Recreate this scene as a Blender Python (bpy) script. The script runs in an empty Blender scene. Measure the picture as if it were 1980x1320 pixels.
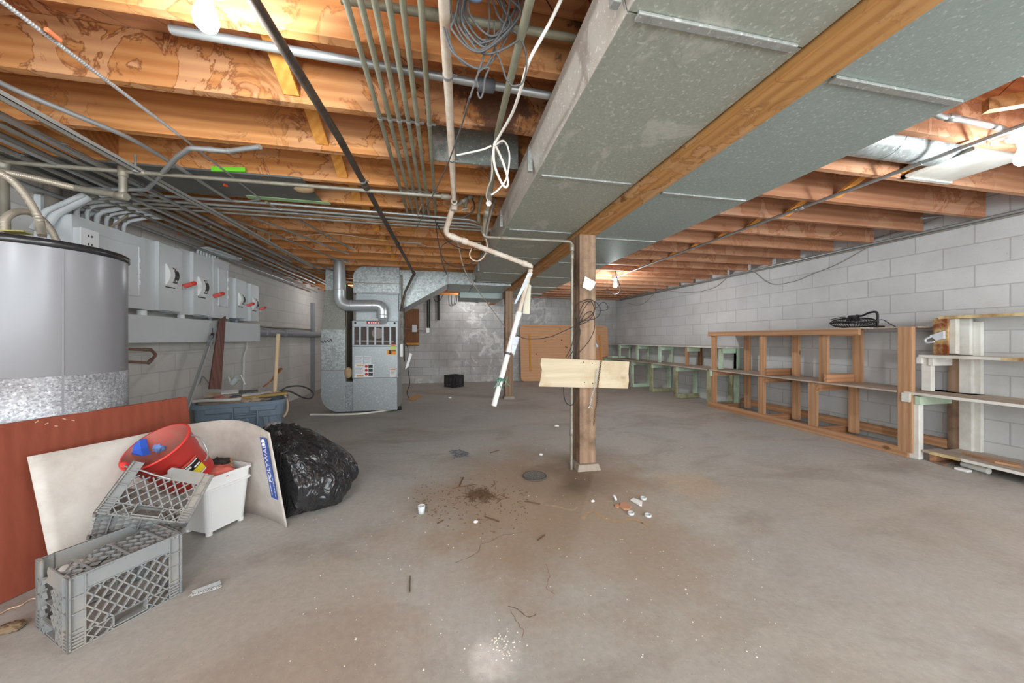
import bpy, math, random
from mathutils import Vector as V, Matrix, noise
R = random.Random(11)
SC = bpy.context.scene
COL = SC.collection
PI = math.pi
# ---------------------------------------------------------------- camera model (room axes: X right, Y deep, Z up)
F, CU, CV, EYE = 655.0, 990.0, 655.0, 1.14
YAW = math.atan(132 / F)
SN, CN = math.sin(YAW), math.cos(YAW)
def ray(u, v):
    x = (u - CU) / F
    return V((SN + x * CN, CN - x * SN, (CV - v) / F))
def PD(u, v, d): return V((0, 0, EYE)) + ray(u, v) * d
def PZ(u, v, z):
    r = ray(u, v); return V((0, 0, EYE)) + r * ((z - EYE) / r.z)
def PX(u, v, x):
    r = ray(u, v); return V((0, 0, EYE)) + r * (x / r.x)
def PY(u, v, y):
    r = ray(u, v); return V((0, 0, EYE)) + r * (y / r.y)
# ---------------------------------------------------------------- mesh collector
def frame(d, up=V((0, 0, 1))):
    d = d.normalized()
    if abs(d.dot(up)) > .98: up = V((0, 1, 0)) if abs(d.y) < .9 else V((1, 0, 0))
    s = d.cross(up).normalized()
    return d, s, s.cross(d).normalized()
class MB:
    def __init__(s): s.v, s.f, s.m, s.sm = [], [], [], []
    def add(s, vs, fs, mi=0, smooth=False):
        n = len(s.v); s.v += [V(p) for p in vs]
        for f in fs:
            s.f.append([i + n for i in f]); s.m.append(mi); s.sm.append(smooth)
        return s
    def box(s, lo, hi, mi=0):
        a, b = lo, hi
        vs = [(x, y, z) for x in (a[0], b[0]) for y in (a[1], b[1]) for z in (a[2], b[2])]
        return s.add(vs, [(0, 1, 3, 2), (4, 6, 7, 5), (0, 4, 5, 1), (2, 3, 7, 6), (0, 2, 6, 4), (1, 5, 7, 3)], mi)
    def hexa(s, q0, q1, mi=0, smooth=False):      # two quads (lists of 4 points), joined
        vs = list(q0) + list(q1)
        return s.add(vs, [(3, 2, 1, 0), (4, 5, 6, 7)] + [(i, (i + 1) % 4, 4 + (i + 1) % 4, 4 + i) for i in range(4)], mi, smooth)
    def bar(s, p0, p1, w, t, up=V((0, 0, 1)), mi=0):   # w across, t along up
        p0, p1 = V(p0), V(p1)
        d, a, b = frame(p1 - p0, V(up))
        o = [a * (i * w / 2) + b * (j * t / 2) for i, j in ((-1, -1), (1, -1), (1, 1), (-1, 1))]
        return s.hexa([p0 + q for q in o], [p1 + q for q in o], mi)
    def prism(s, pts, vec, mi=0):
        n = len(pts); vec = V(vec); pts = [V(p) for p in pts]
        return s.add(pts + [p + vec for p in pts], [tuple(range(n - 1, -1, -1)), tuple(range(n, 2 * n))] +
                     [(i, (i + 1) % n, n + (i + 1) % n, n + i) for i in range(n)], mi)
    def tube(s, pts, r, n=10, fil=0, cap=True, mi=0, rad=None):
        pts = [V(p) for p in pts]
        if fil: pts = fillet(pts, fil)
        k = len(pts)
        rs = rad if rad else [r] * k
        if len(rs) != k: rs = [rs[min(int(i * len(rs) / k), len(rs) - 1)] for i in range(k)]
        prev = None; vs = []
        for i, p in enumerate(pts):
            d = (pts[min(i + 1, k - 1)] - pts[max(i - 1, 0)])
            if d.length < 1e-9: d = V((0, 0, 1))
            d.normalize()
            if prev is None: _, a, b = frame(d)
            else:
                a = (prev - d * prev.dot(d))
                if a.length < 1e-6: _, a, b = frame(d)
                a.normalize(); b = a.cross(d)
            prev = a
            vs += [p + (a * math.cos(2 * PI * j / n) + b * math.sin(2 * PI * j / n)) * rs[i] for j in range(n)]
        fs = [(i * n + j, i * n + (j + 1) % n, (i + 1) * n + (j + 1) % n, (i + 1) * n + j) for i in range(k - 1) for j in range(n)]
        s.add(vs, fs, mi, True)
        if cap:
            s.add(vs[:n], [tuple(range(n - 1, -1, -1))], mi); s.add(vs[-n:], [tuple(range(n))], mi)
        return s
    def lathe(s, prof, M=None, n=32, mi=0, smooth=True, arc=2 * PI, sx=1, sy=1):
        M = M or Matrix.Identity(4)
        full = abs(arc - 2 * PI) < 1e-6
        m = n if full else n + 1
        vs = [M @ V((r * sx * math.cos(arc * j / n), r * sy * math.sin(arc * j / n), z)) for r, z in prof for j in range(m)]
        fs = []
        for i in range(len(prof) - 1):
            for j in range(n):
                a, b = i * m + j, i * m + (j + 1) % m
                fs.append((a, b, b + m, a + m))
        return s.add(vs, fs, mi, smooth)
    def disc(s, c, nrm, r, n=20, mi=0, t=0):
        d, a, b = frame(V(nrm)); c = V(c)
        p = [c + (a * math.cos(2 * PI * j / n) + b * math.sin(2 * PI * j / n)) * r for j in range(n)]
        if t: return s.prism(p, d * t, mi)
        return s.add(p, [tuple(range(n))], mi)
    def ball(s, c, r, n=14, mi=0, sq=(1, 1, 1), M=None):
        prof = [(math.sin(PI * i / n) * r, -math.cos(PI * i / n) * r) for i in range(n + 1)]
        M = (M or Matrix.Identity(4))
        T = Matrix.Translation(V(c)) @ M @ Matrix.Diagonal((*sq, 1))
        return s.lathe(prof, T, n=2 * n, mi=mi)
    def xform(s, M):
        s.v = [M @ p for p in s.v]; return s
    def merge(s, o, M=None, mi=None):
        n = len(s.v)
        s.v += [(M @ p if M else p.copy()) for p in o.v]
        s.f += [[i + n for i in f] for f in o.f]; s.m += [mi if mi is not None else x for x in o.m]; s.sm += o.sm
        return s
    def build(s, name, mats, parent=None, origin=None, bevel=0, zero=False, weld=False):
        if not isinstance(mats, (list, tuple)): mats = [mats]
        if zero: origin = V((0, 0, 0))
        if origin is None:
            lo = [min(p[i] for p in s.v) for i in range(3)]; hi = [max(p[i] for p in s.v) for i in range(3)]
            origin = V(((lo[0] + hi[0]) / 2, (lo[1] + hi[1]) / 2, lo[2] if parent is None else (lo[2] + hi[2]) / 2))
        origin = V(origin)
        me = bpy.data.meshes.new(name)
        me.from_pydata([p - origin for p in s.v], [], s.f)
        for m in mats: me.materials.append(m)
        me.polygons.foreach_set('material_index', s.m)
        me.polygons.foreach_set('use_smooth', s.sm)
        me.update()
        o = bpy.data.objects.new(name, me); COL.objects.link(o)
        put(o, origin, parent)
        if weld:
            w = o.modifiers.new('weld', 'WELD'); w.merge_threshold = 1e-5
        if bevel:
            b = o.modifiers.new('bevel', 'BEVEL'); b.width = bevel; b.segments = 2; b.limit_method = 'ANGLE'; b.angle_limit = .8
        return o
WO = {}
def put(o, origin, parent=None):
    WO[o.name] = V(origin)
    if parent is not None:
        o.parent = parent; o.location = V(origin) - WO[parent.name]
    else: o.location = V(origin)
def fillet(pts, r, n=6):
    out = [pts[0]]
    for i in range(1, len(pts) - 1):
        p, a, b = pts[i], pts[i - 1], pts[i + 1]
        da, db = (a - p), (b - p)
        la, lb = da.length, db.length
        if la < 1e-6 or lb < 1e-6: continue
        da /= la; db /= lb
        ang = da.angle(db)
        if ang > PI - .03: out.append(p); continue
        t = min(r / math.tan(ang / 2), la * .48, lb * .48)
        A, B = p + da * t, p + db * t
        for k in range(n + 1):
            q = k / n
            out.append(A * (1 - q) ** 2 + p * (2 * q * (1 - q)) + B * q * q)
    out.append(pts[-1]); return out
def spline(pts, n=8):                    # Catmull-Rom through the points
    pts = [V(p) for p in pts]; P = [pts[0] * 2 - pts[1]] + pts + [pts[-1] * 2 - pts[-2]]
    out = []
    for i in range(1, len(P) - 2):
        for k in range(n):
            t = k / n
            a, b, c, d = P[i - 1:i + 3]
            out.append(.5 * (2 * b + (c - a) * t + (2 * a - 5 * b + 4 * c - d) * t * t + (3 * b - a - 3 * c + d) * t ** 3))
    out.append(pts[-1]); return out
def tag(o, label, cat, group=None, kind='thing'):
    o['label'] = label; o['category'] = cat; o['kind'] = kind
    if group: o['group'] = group
    return o
def thing(name, label, cat, loc, group=None):
    o = bpy.data.objects.new(name, None); COL.objects.link(o); o.empty_display_size = .05
    put(o, loc); return tag(o, label, cat, group)
def struct(o, label=None):
    o['kind'] = 'structure'
    if label: o['label'] = label
    return o
def copy_tree(o, parent=None):
    c = o.copy(); COL.objects.link(c); c.parent = parent
    if o.name in WO: WO[c.name] = WO[o.name].copy()
    for ch in [x for x in bpy.data.objects if x.parent == o]: copy_tree(ch, c)
    return c
def text(body, size, M, mat, name='lettering', parent=None, depth=.0006, squeeze=1.0):
    cu = bpy.data.curves.new('t', 'FONT'); cu.body = body; cu.size = size; cu.align_x = 'CENTER'; cu.align_y = 'CENTER'; cu.extrude = depth
    t = bpy.data.objects.new('t', cu); COL.objects.link(t)
    dg = bpy.context.evaluated_depsgraph_get(); dg.update()
    me = bpy.data.meshes.new_from_object(t.evaluated_get(dg))
    COL.objects.unlink(t); bpy.data.objects.remove(t)
    o = MB(); o.add([M @ V((p.co.x * squeeze, p.co.y, p.co.z)) for p in me.vertices], [list(p.vertices) for p in me.polygons])
    bpy.data.meshes.remove(me)
    return o.build(name, mat, parent)
def axes(o, x, y, z):
    M = Matrix.Identity(4)
    for i, c in enumerate((x, y, z)):
        for j in range(3): M[j][i] = c[j]
    M.translation = V(o); return M
ORD = 'zeroth first second third fourth fifth sixth seventh eighth ninth tenth eleventh twelfth thirteenth fourteenth fifteenth sixteenth seventeenth eighteenth nineteenth twentieth'.split()
ORD += ['twenty-' + w for w in ORD[1:10]]
# ---------------------------------------------------------------- materials
class G:
    def __init__(s, name, rough=.6, metal=0, spec=.3):
        s.mat = bpy.data.materials.new(name); s.mat.use_nodes = True
        s.nt = s.mat.node_tree; s.b = s.nt.nodes['Principled BSDF']
        s.b.inputs['Roughness'].default_value = rough; s.b.inputs['Metallic'].default_value = metal
        s.b.inputs['Specular IOR Level'].default_value = spec
    def n(s, t, **k):
        x = s.nt.nodes.new(t)
        for a, b in k.items():
            if a.startswith('i_'):
                key = a[2:].replace('_', ' '); x.inputs[key].default_value = b
            else: setattr(x, a, b)
        return x
    def l(s, a, b): s.nt.links.new(a, b)
    def coord(s, scale=(1, 1, 1), kind='Object', rnd=False, loc=(0, 0, 0)):
        tc = s.n('ShaderNodeTexCoord'); mp = s.n('ShaderNodeMapping'); mp.inputs['Scale'].default_value = scale; mp.inputs['Location'].default_value = loc
        src = tc.outputs[kind]
        if rnd:
            oi = s.n('ShaderNodeObjectInfo'); mul = s.n('ShaderNodeMath', operation='MULTIPLY'); mul.inputs[1].default_value = 91.7
            s.l(oi.outputs['Random'], mul.inputs[0]); ad = s.n('ShaderNodeVectorMath', operation='ADD'); s.l(src, ad.inputs[0]); s.l(mul.outputs[0], ad.inputs[1]); src = ad.outputs[0]
        s.l(src, mp.inputs['Vector']); return mp.outputs[0]
    def noise(s, vec, scale=5, detail=4, rough=.55, dist=0):
        x = s.n('ShaderNodeTexNoise'); s.l(vec, x.inputs['Vector'])
        x.inputs['Scale'].default_value = scale; x.inputs['Detail'].default_value = detail; x.inputs['Roughness'].default_value = rough; x.inputs['Distortion'].default_value = dist
        return x.outputs['Fac']
    def vor(s, vec, scale=20, feature='F1', out='Distance', rnd=1):
        x = s.n('ShaderNodeTexVoronoi', feature=feature); s.l(vec, x.inputs['Vector']); x.inputs['Scale'].default_value = scale
        x.inputs['Randomness'].default_value = rnd
        return x.outputs[out]
    def ramp(s, fac, stops, interp='LINEAR'):
        x = s.n('ShaderNodeValToRGB'); s.l(fac, x.inputs[0]); e = x.color_ramp; e.interpolation = interp
        while len(e.elements) < len(stops): e.elements.new(.5)
        for el, (p, c) in zip(e.elements, stops):
            el.position = p; el.color = (c, c, c, 1) if isinstance(c, (int, float)) else (*c, 1)
        return x.outputs[0]
    def mix(s, fac, a, b, mode='MIX'):
        x = s.n('ShaderNodeMix', data_type='RGBA', blend_type=mode)
        for k, val in ((0, fac), (6, a), (7, b)):
            if hasattr(val, 'is_linked') or isinstance(val, bpy.types.NodeSocket): s.l(val, x.inputs[k])
            elif k == 0: x.inputs[0].default_value = val
            else: x.inputs[k].default_value = (*val, 1) if len(val) == 3 else val
        return x.outputs[2]
    def math(s, op, a, b=0.0, clamp=False):
        x = s.n('ShaderNodeMath', operation=op); x.use_clamp = clamp
        for k, val in ((0, a), (1, b)):
            if isinstance(val, bpy.types.NodeSocket): s.l(val, x.inputs[k])
            else: x.inputs[k].default_value = val
        return x.outputs[0]
    def bump(s, h, st=.3, dist=.01):
        x = s.n('ShaderNodeBump'); x.inputs['Strength'].default_value = st; x.inputs['Distance'].default_value = dist
        s.l(h, x.inputs['Height']); s.l(x.outputs[0], s.b.inputs['Normal'])
    def out(s, c):
        if isinstance(c, bpy.types.NodeSocket): s.l(c, s.b.inputs['Base Color'])
        else: s.b.inputs['Base Color'].default_value = (*c, 1)
        return s.mat
def lin(r, g, b): return tuple(((c / 255 + .055) / 1.055) ** 2.4 if c > 10 else c / 255 / 12.92 for c in (r, g, b))
def sh(c, k): return tuple(min(1, x * k) for x in c)
def plain(name, rgb, rough=.55, metal=0, var=.12, scale=14, bump=0, spec=.3, dirt=None, dfac=.5):
    g = G(name, rough, metal, spec); c = lin(*rgb); co = g.coord(rnd=True)
    col = g.mix(g.noise(co, scale, 5), sh(c, 1 - var), sh(c, 1 + var))
    if dirt:
        m = g.ramp(g.noise(co, scale * .35, 6, .65), [(.42, 0), (.68, dfac)]); col = g.mix(m, col, lin(*dirt))
    if bump: g.bump(g.noise(co, scale * 4, 4), bump, .004)
    return g.out(col)
def wood(name, a, b, stain=None, axis=0, fine=1.0, rough=.65, dark=None, knots=True, darkx=None):
    """fir grain along the given local axis, with knots and water-stain rings"""
    g = G(name, rough, 0, .25); sc = [9 * fine] * 3; sc[axis] = .55 * fine
    co = g.coord(tuple(sc), rnd=True); ca, cb = lin(*a), lin(*b)
    big = g.noise(co, .5, 3, .5, .6)
    gr = g.n('ShaderNodeTexWave', wave_type='RINGS', rings_direction='XYZ'[axis]); g.l(co, gr.inputs['Vector'])
    gr.inputs['Scale'].default_value = .9; gr.inputs['Distortion'].default_value = 5; gr.inputs['Detail'].default_value = 3; gr.inputs['Detail Scale'].default_value = .6
    f = g.math('ADD', g.math('MULTIPLY', gr.outputs['Fac'], .3), g.math('MULTIPLY', big, .75))
    col = g.mix(g.ramp(f, [(.25, 0), (.8, 1)]), ca, cb)
    fl = g.noise(co, 6, 3, .6); col = g.mix(g.math('MULTIPLY', g.ramp(fl, [(.35, 1), (.6, 0)]), .22), col, sh(cb, .55))
    oi = g.n('ShaderNodeObjectInfo'); hv = g.n('ShaderNodeHueSaturation'); g.l(col, hv.inputs['Color'])
    g.l(g.math('ADD', g.math('MULTIPLY', oi.outputs['Random'], .3), .85), hv.inputs['Value']); col = hv.outputs[0]
    c2 = g.coord((1, 1, 1), rnd=True)
    if knots:
        sk = [4.2] * 3; sk[axis] = 2.4
        kn = g.vor(g.coord(tuple(sk), rnd=True), 1.0); col = g.mix(g.ramp(kn, [(.05, .8), (.11, 0)]), col, sh(cb, .3))
    if stain:
        n2 = g.noise(c2, 4.5, 5, .6, 1.0)
        ring = g.ramp(n2, [(.475, 0), (.5, 1), (.525, 0)]); reg = g.ramp(g.noise(c2, 1.1, 2), [(.38, 0), (.55, 1)])
        col = g.mix(g.math('MULTIPLY', g.math('MULTIPLY', ring, reg), .8), col, lin(*stain))
        col = g.mix(g.math('MULTIPLY', g.math('MULTIPLY', g.ramp(n2, [(.5, 0), (.53, 1)]), reg), .2), col, lin(225, 190, 160))
    if dark:
        dm = g.ramp(g.noise(c2, 2.1, 6, .65), [(.5, 0), (.66, .85)])
        if darkx:                                       # old leak: rot on the stretch of joist beside the duct
            ge = g.n('ShaderNodeNewGeometry'); sp = g.n('ShaderNodeSeparateXYZ'); g.l(ge.outputs['Position'], sp.inputs[0])
            k = g.math('DIVIDE', g.math('SUBTRACT', sp.outputs['X'], darkx[0]), darkx[1] - darkx[0], True)
            k = g.math('ADD', k, g.math('MULTIPLY', g.math('SUBTRACT', g.noise(c2, 5, 5, .65), .5), .9))
            dm = g.ramp(g.math('MULTIPLY', k, g.math('ADD', dm, .35)), [(.28, 0), (.55, .9)])
        col = g.mix(dm, col, lin(*dark))
    g.bump(fl, .12, .002); return g.out(col)
def galv(name, a, b, rough=.5, metal=.25, speck=.5, scale=60, stain=False):
    g = G(name, rough, metal, .4); co = g.coord(rnd=True); ca, cb = lin(*a), lin(*b)
    cell = g.n('ShaderNodeTexVoronoi'); g.l(co, cell.inputs['Vector']); cell.inputs['Scale'].default_value = scale
    bw = g.n('ShaderNodeRGBToBW'); g.l(cell.outputs['Color'], bw.inputs[0])
    col = g.mix(g.math('MULTIPLY', bw.outputs[0], speck), ca, cb)
    col = g.mix(g.math('MULTIPLY', g.noise(co, 2.5, 5, .6), .35), col, sh(ca, .72))
    dots = g.ramp(g.noise(co, 70, 2, .5), [(.60, 0), (.68, .6)]); col = g.mix(dots, col, sh(cb, 1.35))
    if stain:
        w = g.ramp(g.noise(g.coord((1.2, .8, 1), rnd=True), 2.6, 6, .68, .5), [(.57, 0), (.63, .75), (.68, .35)])
        col = g.mix(w, col, lin(198, 198, 190))
    return g.out(col)
def emit(name, col, strength):
    m = bpy.data.materials.new(name); m.use_nodes = True; nt = m.node_tree; nt.nodes.clear()
    e = nt.nodes.new('ShaderNodeEmission'); o = nt.nodes.new('ShaderNodeOutputMaterial'); e.inputs[0].default_value = (*col, 1); e.inputs[1].default_value = strength
    nt.links.new(e.outputs[0], o.inputs[0]); return m
# ================================================================ materials used widely
JOIST = wood('joist_fir', (216, 156, 96), (190, 122, 66), stain=(132, 74, 42))
JOISTD = wood('joist_fir_stained', (212, 154, 98), (182, 118, 68), stain=(112, 62, 38), dark=(84, 58, 46), darkx=(-.25, .25))
JOISTR = wood('joist_fir_pink', (188, 140, 108), (162, 110, 80), stain=(150, 92, 60))
BEAMW = wood('beam_fir', (206, 156, 98), (168, 114, 62), axis=1, stain=(128, 84, 50))
BRACE = wood('brace_pine', (226, 164, 84), (204, 136, 60), axis=2)
POSTW = wood('post_wood', (164, 136, 112), (124, 98, 78), axis=2, dark=(84, 66, 54), fine=.8)
SHELFW = wood('shelf_fir', (198, 156, 120), (166, 122, 88), axis=2)
SHELFY = wood('shelf_fir_rail', (196, 152, 116), (158, 114, 80), axis=1)
SHELFX = wood('shelf_fir_cross', (192, 146, 110), (156, 110, 78), axis=0)
GREYWOOD = wood('weathered_board', (194, 180, 166), (164, 148, 134), axis=1, knots=False)
DUCT = galv('duct_grey_green', (160, 165, 154), (180, 185, 174), speck=.8, scale=90, stain=True)
DUCTB = galv('duct_blue_grey', (154, 168, 164), (174, 185, 181), speck=.8, scale=90)
SEAM = galv('seam_strip', (150, 152, 148), (186, 186, 182), scale=50)
SPANGLE = galv('spangled_steel', (138, 144, 142), (196, 202, 202), rough=.38, metal=.45, speck=1.0, scale=38)
SHEETM = galv('new_sheet_steel', (160, 166, 168), (182, 188, 190), rough=.4, metal=.3, speck=.4, scale=25)
PIPEZ = plain('galvanized_pipe', (150, 146, 134), .5, .35, .22, 18, 0, .4, dirt=(120, 104, 84), dfac=.6)
PIPEG = plain('greenish_pipe', (146, 146, 128), .55, .2, .25, 14, 0, .4, dirt=(112, 92, 66), dfac=.6)
PIPEW = plain('white_painted_pipe', (206, 194, 180), .5, 0, .12, 20, 0, .4, dirt=(170, 140, 112), dfac=.7)
PVC = plain('white_pvc', (232, 230, 224), .35, 0, .05, 8, 0, .5)
EMT = plain('emt_conduit', (166, 168, 168), .38, .5, .12, 10, 0, .5)
EMTD = plain('dusty_conduit', (146, 142, 134), .55, .3, .2, 12, 0, .4)
BLACKP = plain('black_iron_pipe', (74, 66, 60), .55, .3, .3, 26, 0, .4, dirt=(120, 104, 88), dfac=.5)
GREYPAINT = plain('grey_enamel', (206, 210, 212), .45, 0, .06, 6, 0, .4)
GREYPAINTD = plain('grey_enamel_dark', (136, 140, 146), .5, 0, .08, 6, 0, .4)
WALLGREYPIPE = plain('grey_painted_pipe', (150, 154, 160), .5, 0, .08, 6)
BLACK = plain('black_rubber', (34, 33, 33), .55, 0, .2, 20)
CABLEB = plain('black_cable', (46, 44, 43), .5, 0, .2, 20)
CABLEG = plain('grey_cable', (92, 92, 92), .5, 0, .2, 20)
CABLEW = plain('white_cable', (228, 222, 212), .45, 0, .06, 20)
CABLEC = plain('cream_cable', (206, 178, 150), .5, 0, .1, 20)
WHITEP = plain('white_plastic', (232, 233, 232), .4, 0, .05, 5, 0, .45)
WHITEPAINT = plain('white_paint_wood', (218, 217, 211), .6, 0, .08, 9, .1, .25, dirt=(168, 152, 132), dfac=.5)
GREENPAINT = plain('green_paint_wood', (188, 212, 190), .6, 0, .1, 9, .1, .25, dirt=(150, 140, 112), dfac=.7)
GREENOLD = plain('worn_green_paint_wood', (160, 160, 128), .65, 0, .2, 9, .1, .25, dirt=(96, 72, 48), dfac=.8)
CREAMEDGE = plain('peeling_yellow_paint', (206, 186, 140), .65, 0, .15, 20, .1, .2, dirt=(132, 84, 48), dfac=.9)
ALUM = plain('aluminium', (190, 194, 198), .3, .7, .08, 8, 0, .5)
CHROME = plain('bright_steel', (200, 203, 205), .3, .55, .08, 8, 0, .5)
BULBS = [emit('lit_bulb', (.92, .98, 1.0), k) for k in (235, 650, 260, 640, 180, 130)]  # the later strengths drive the added fill bulbs
# ---------------------------------------------------------------- block walls and floor
def block_wall(name, horiz, shift, a, b, mortar, effl=None, stain=.35):
    g = G(name, .75, 0, .25); tc = g.n('ShaderNodeTexCoord'); sx = g.n('ShaderNodeSeparateXYZ'); g.l(tc.outputs['Object'], sx.inputs[0])
    cb = g.n('ShaderNodeCombineXYZ'); g.l(g.math('ADD', sx.outputs[horiz], shift), cb.inputs[0]); g.l(sx.outputs['Z'], cb.inputs[1])
    br = g.n('ShaderNodeTexBrick', offset=.5, offset_frequency=2, squash=1); g.l(cb.outputs[0], br.inputs['Vector'])
    for k, val in (('Scale', 1), ('Mortar Size', .006), ('Mortar Smooth', .35), ('Bias', 0), ('Brick Width', .4064), ('Row Height', .2032)): br.inputs[k].default_value = val
    br.inputs['Color1'].default_value = (*lin(*a), 1); br.inputs['Color2'].default_value = (*lin(*b), 1); br.inputs['Mortar'].default_value = (*lin(*mortar), 1)
    co = g.coord(); n1 = g.noise(co, 1.6, 5, .6); n2 = g.noise(co, 90, 3, .6)
    col = g.mix(g.math('MULTIPLY', g.ramp(n1, [(.4, 0), (.75, 1)]), stain), br.outputs['Color'], lin(146, 140, 134))
    pit = g.ramp(g.noise(co, 70, 2, .5), [(.24, 1), (.30, 0)]); col = g.mix(g.math('MULTIPLY', pit, .55), col, lin(120, 118, 116))
    if effl:
        lo, hi = effl
        reg = g.math('MULTIPLY', g.ramp(g.math('DIVIDE', g.math('SUBTRACT', sx.outputs[horiz], lo), hi - lo), [(0, 0), (.2, 1), (.8, 1), (1, 0)]), g.ramp(sx.outputs['Z'], [(.0, .55), (.5, 1)]))
        e = g.ramp(g.noise(co, 3.4, 8, .72, .9), [(.52, 0), (.60, 1), (.66, .4)])
        col = g.mix(g.math('MULTIPLY', g.math('MULTIPLY', e, reg), .8), col, lin(226, 226, 224))
        low = g.math('MULTIPLY', g.ramp(sx.outputs['Z'], [(.04, 1), (.24, 0)]), g.ramp(g.noise(co, 4, 6, .7), [(.48, 0), (.6, 1)]))
        col = g.mix(g.math('MULTIPLY', low, .7), col, lin(226, 224, 220))
        dk = g.ramp(g.noise(g.coord((1, 1, .5)), 1.3, 4, .6), [(.46, 0), (.66, .55)]); col = g.mix(g.math('MULTIPLY', dk, .8), col, lin(122, 114, 108))
    g.bump(g.math('ADD', g.math('MULTIPLY', br.outputs['Fac'], -1.2), g.math('MULTIPLY', n2, .35)), .35, .006)
    return g.out(col)
WALLR = block_wall('painted_block_right', 'Y', -.018, (204, 205, 205), (195, 196, 197), (176, 176, 176))
WALLL = block_wall('painted_block_left', 'Y', .1, (212, 209, 204), (205, 202, 197), (194, 190, 186), stain=.3)
WALLB = block_wall('painted_block_back', 'X', .12, (190, 190, 189), (176, 175, 174), (150, 148, 146), effl=(.05, 3.2), stain=.6)
def floor_mat():
    g = G('old_concrete', .62, 0, .3); co = g.coord(); tc = g.n('ShaderNodeTexCoord')
    col = g.mix(g.ramp(g.noise(co, .55, 6, .6, .4), [(.40, 0), (.60, 1)]), lin(186, 183, 175), lin(177, 179, 177))
    col = g.mix(g.math('MULTIPLY', g.ramp(g.noise(g.coord((1, .55, 1)), 1.7, 7, .7, .5), [(.5, 0), (.72, 1)]), .6), col, lin(190, 182, 174))
    col = g.mix(g.math('MULTIPLY', g.ramp(g.noise(g.coord((.8, 1.3, 1), loc=(3, 5, 0)), 1.2, 7, .68, .6), [(.48, 0), (.64, 1)]), .6), col, lin(142, 134, 127))
    sx = g.n('ShaderNodeSeparateXYZ'); g.l(tc.outputs['Object'], sx.inputs[0])
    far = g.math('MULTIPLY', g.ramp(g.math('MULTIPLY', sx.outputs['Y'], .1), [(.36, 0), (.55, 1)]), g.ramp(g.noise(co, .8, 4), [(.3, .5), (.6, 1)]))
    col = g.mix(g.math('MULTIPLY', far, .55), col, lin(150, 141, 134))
    def patch(cx, cy, r, c, amt, sc=2.2):
        d = g.n('ShaderNodeVectorMath', operation='DISTANCE'); g.l(tc.outputs['Object'], d.inputs[0]); d.inputs[1].default_value = (cx, cy, 0)
        f = g.math('ADD', g.math('DIVIDE', d.outputs['Value'], r), g.math('MULTIPLY', g.math('SUBTRACT', g.noise(co, sc, 6, .65), .5), 1.3))
        return g.math('MULTIPLY', g.ramp(f, [(.45, 1), (1.0, 0)]), amt), lin(*c)
    for p in ((.75, 2.35, 1.25, (166, 146, 126), .95), (.98, 2.62, .42, (104, 88, 74), .85), (.5, 2.35, .5, (172, 150, 130), .6), (1.3, 2.8, .5, (150, 128, 108), .5),
              (.72, 2.62, .32, (158, 138, 118), .9), (-.6, 1.5, .6, (172, 156, 140), .4), (-.35, 1.2, .5, (178, 160, 142), .35), (2.6, 1.6, 1.1, (160, 150, 138), .4), (1.1, 1.25, .9, (160, 148, 136), .4)):
        f, c = patch(*p); col = g.mix(f, col, c)
    f, c = patch(.17, 1.20, .10, (226, 222, 218), .8, 12); col = g.mix(f, col, c)
    f, c = patch(1.9, 2.35, .3, (196, 174, 146), .6, 5); col = g.mix(f, col, c)
    sp = g.ramp(g.noise(co, 160, 2, .5), [(.27, 1), (.33, 0)]); col = g.mix(g.math('MULTIPLY', sp, .5), col, lin(110, 102, 96))
    col = g.mix(g.math('MULTIPLY', g.ramp(g.noise(co, 34, 3, .6), [(.35, 1), (.65, 0)]), .2), col, lin(128, 120, 113))
    wh = g.ramp(g.noise(g.coord(loc=(9, 2, 0)), 110, 2, .4), [(.72, 0), (.75, .6)]); col = g.mix(wh, col, lin(214, 210, 204))
    g.bump(g.math('ADD', g.noise(co, 40, 5, .6), g.math('MULTIPLY', g.noise(co, 3, 4), 2)), .16, .006)
    return g.out(col)
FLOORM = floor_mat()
SUBF = wood('subfloor_planks', (196, 134, 86), (150, 92, 56), axis=0, stain=(110, 62, 40))
# ================================================================ the room
XL, XR, YB, YF, ZT, ZJ = -2.75, 4.87, 9.0, -2.6, 2.475, 2.24
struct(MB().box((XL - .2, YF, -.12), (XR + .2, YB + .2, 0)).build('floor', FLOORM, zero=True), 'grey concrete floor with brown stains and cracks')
struct(MB().box((XR, YF, 0), (XR + .2, YB + .2, ZT)).build('wall_right', WALLR, zero=True), 'light grey painted block wall behind the shelves')
struct(MB().box((XL - .2, YF, 0), (XL, YB + .2, ZT)).build('wall_left', WALLL, zero=True), 'pale painted block wall behind the electrical boxes')
struct(MB().box((XL, YB, 0), (XR, YB + .2, ZT)).build('wall_back', WALLB, zero=True), 'grey block wall with white salt stains at the far end')
cm = MB()
cm.box((XL - .2, YF, ZT + .03), (XR + .2, YB + .2, ZT + .06))
ang = math.radians(45); w = .14                        # diagonal subfloor planks
dx = w / math.cos(ang)
x = XL - 14
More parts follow.
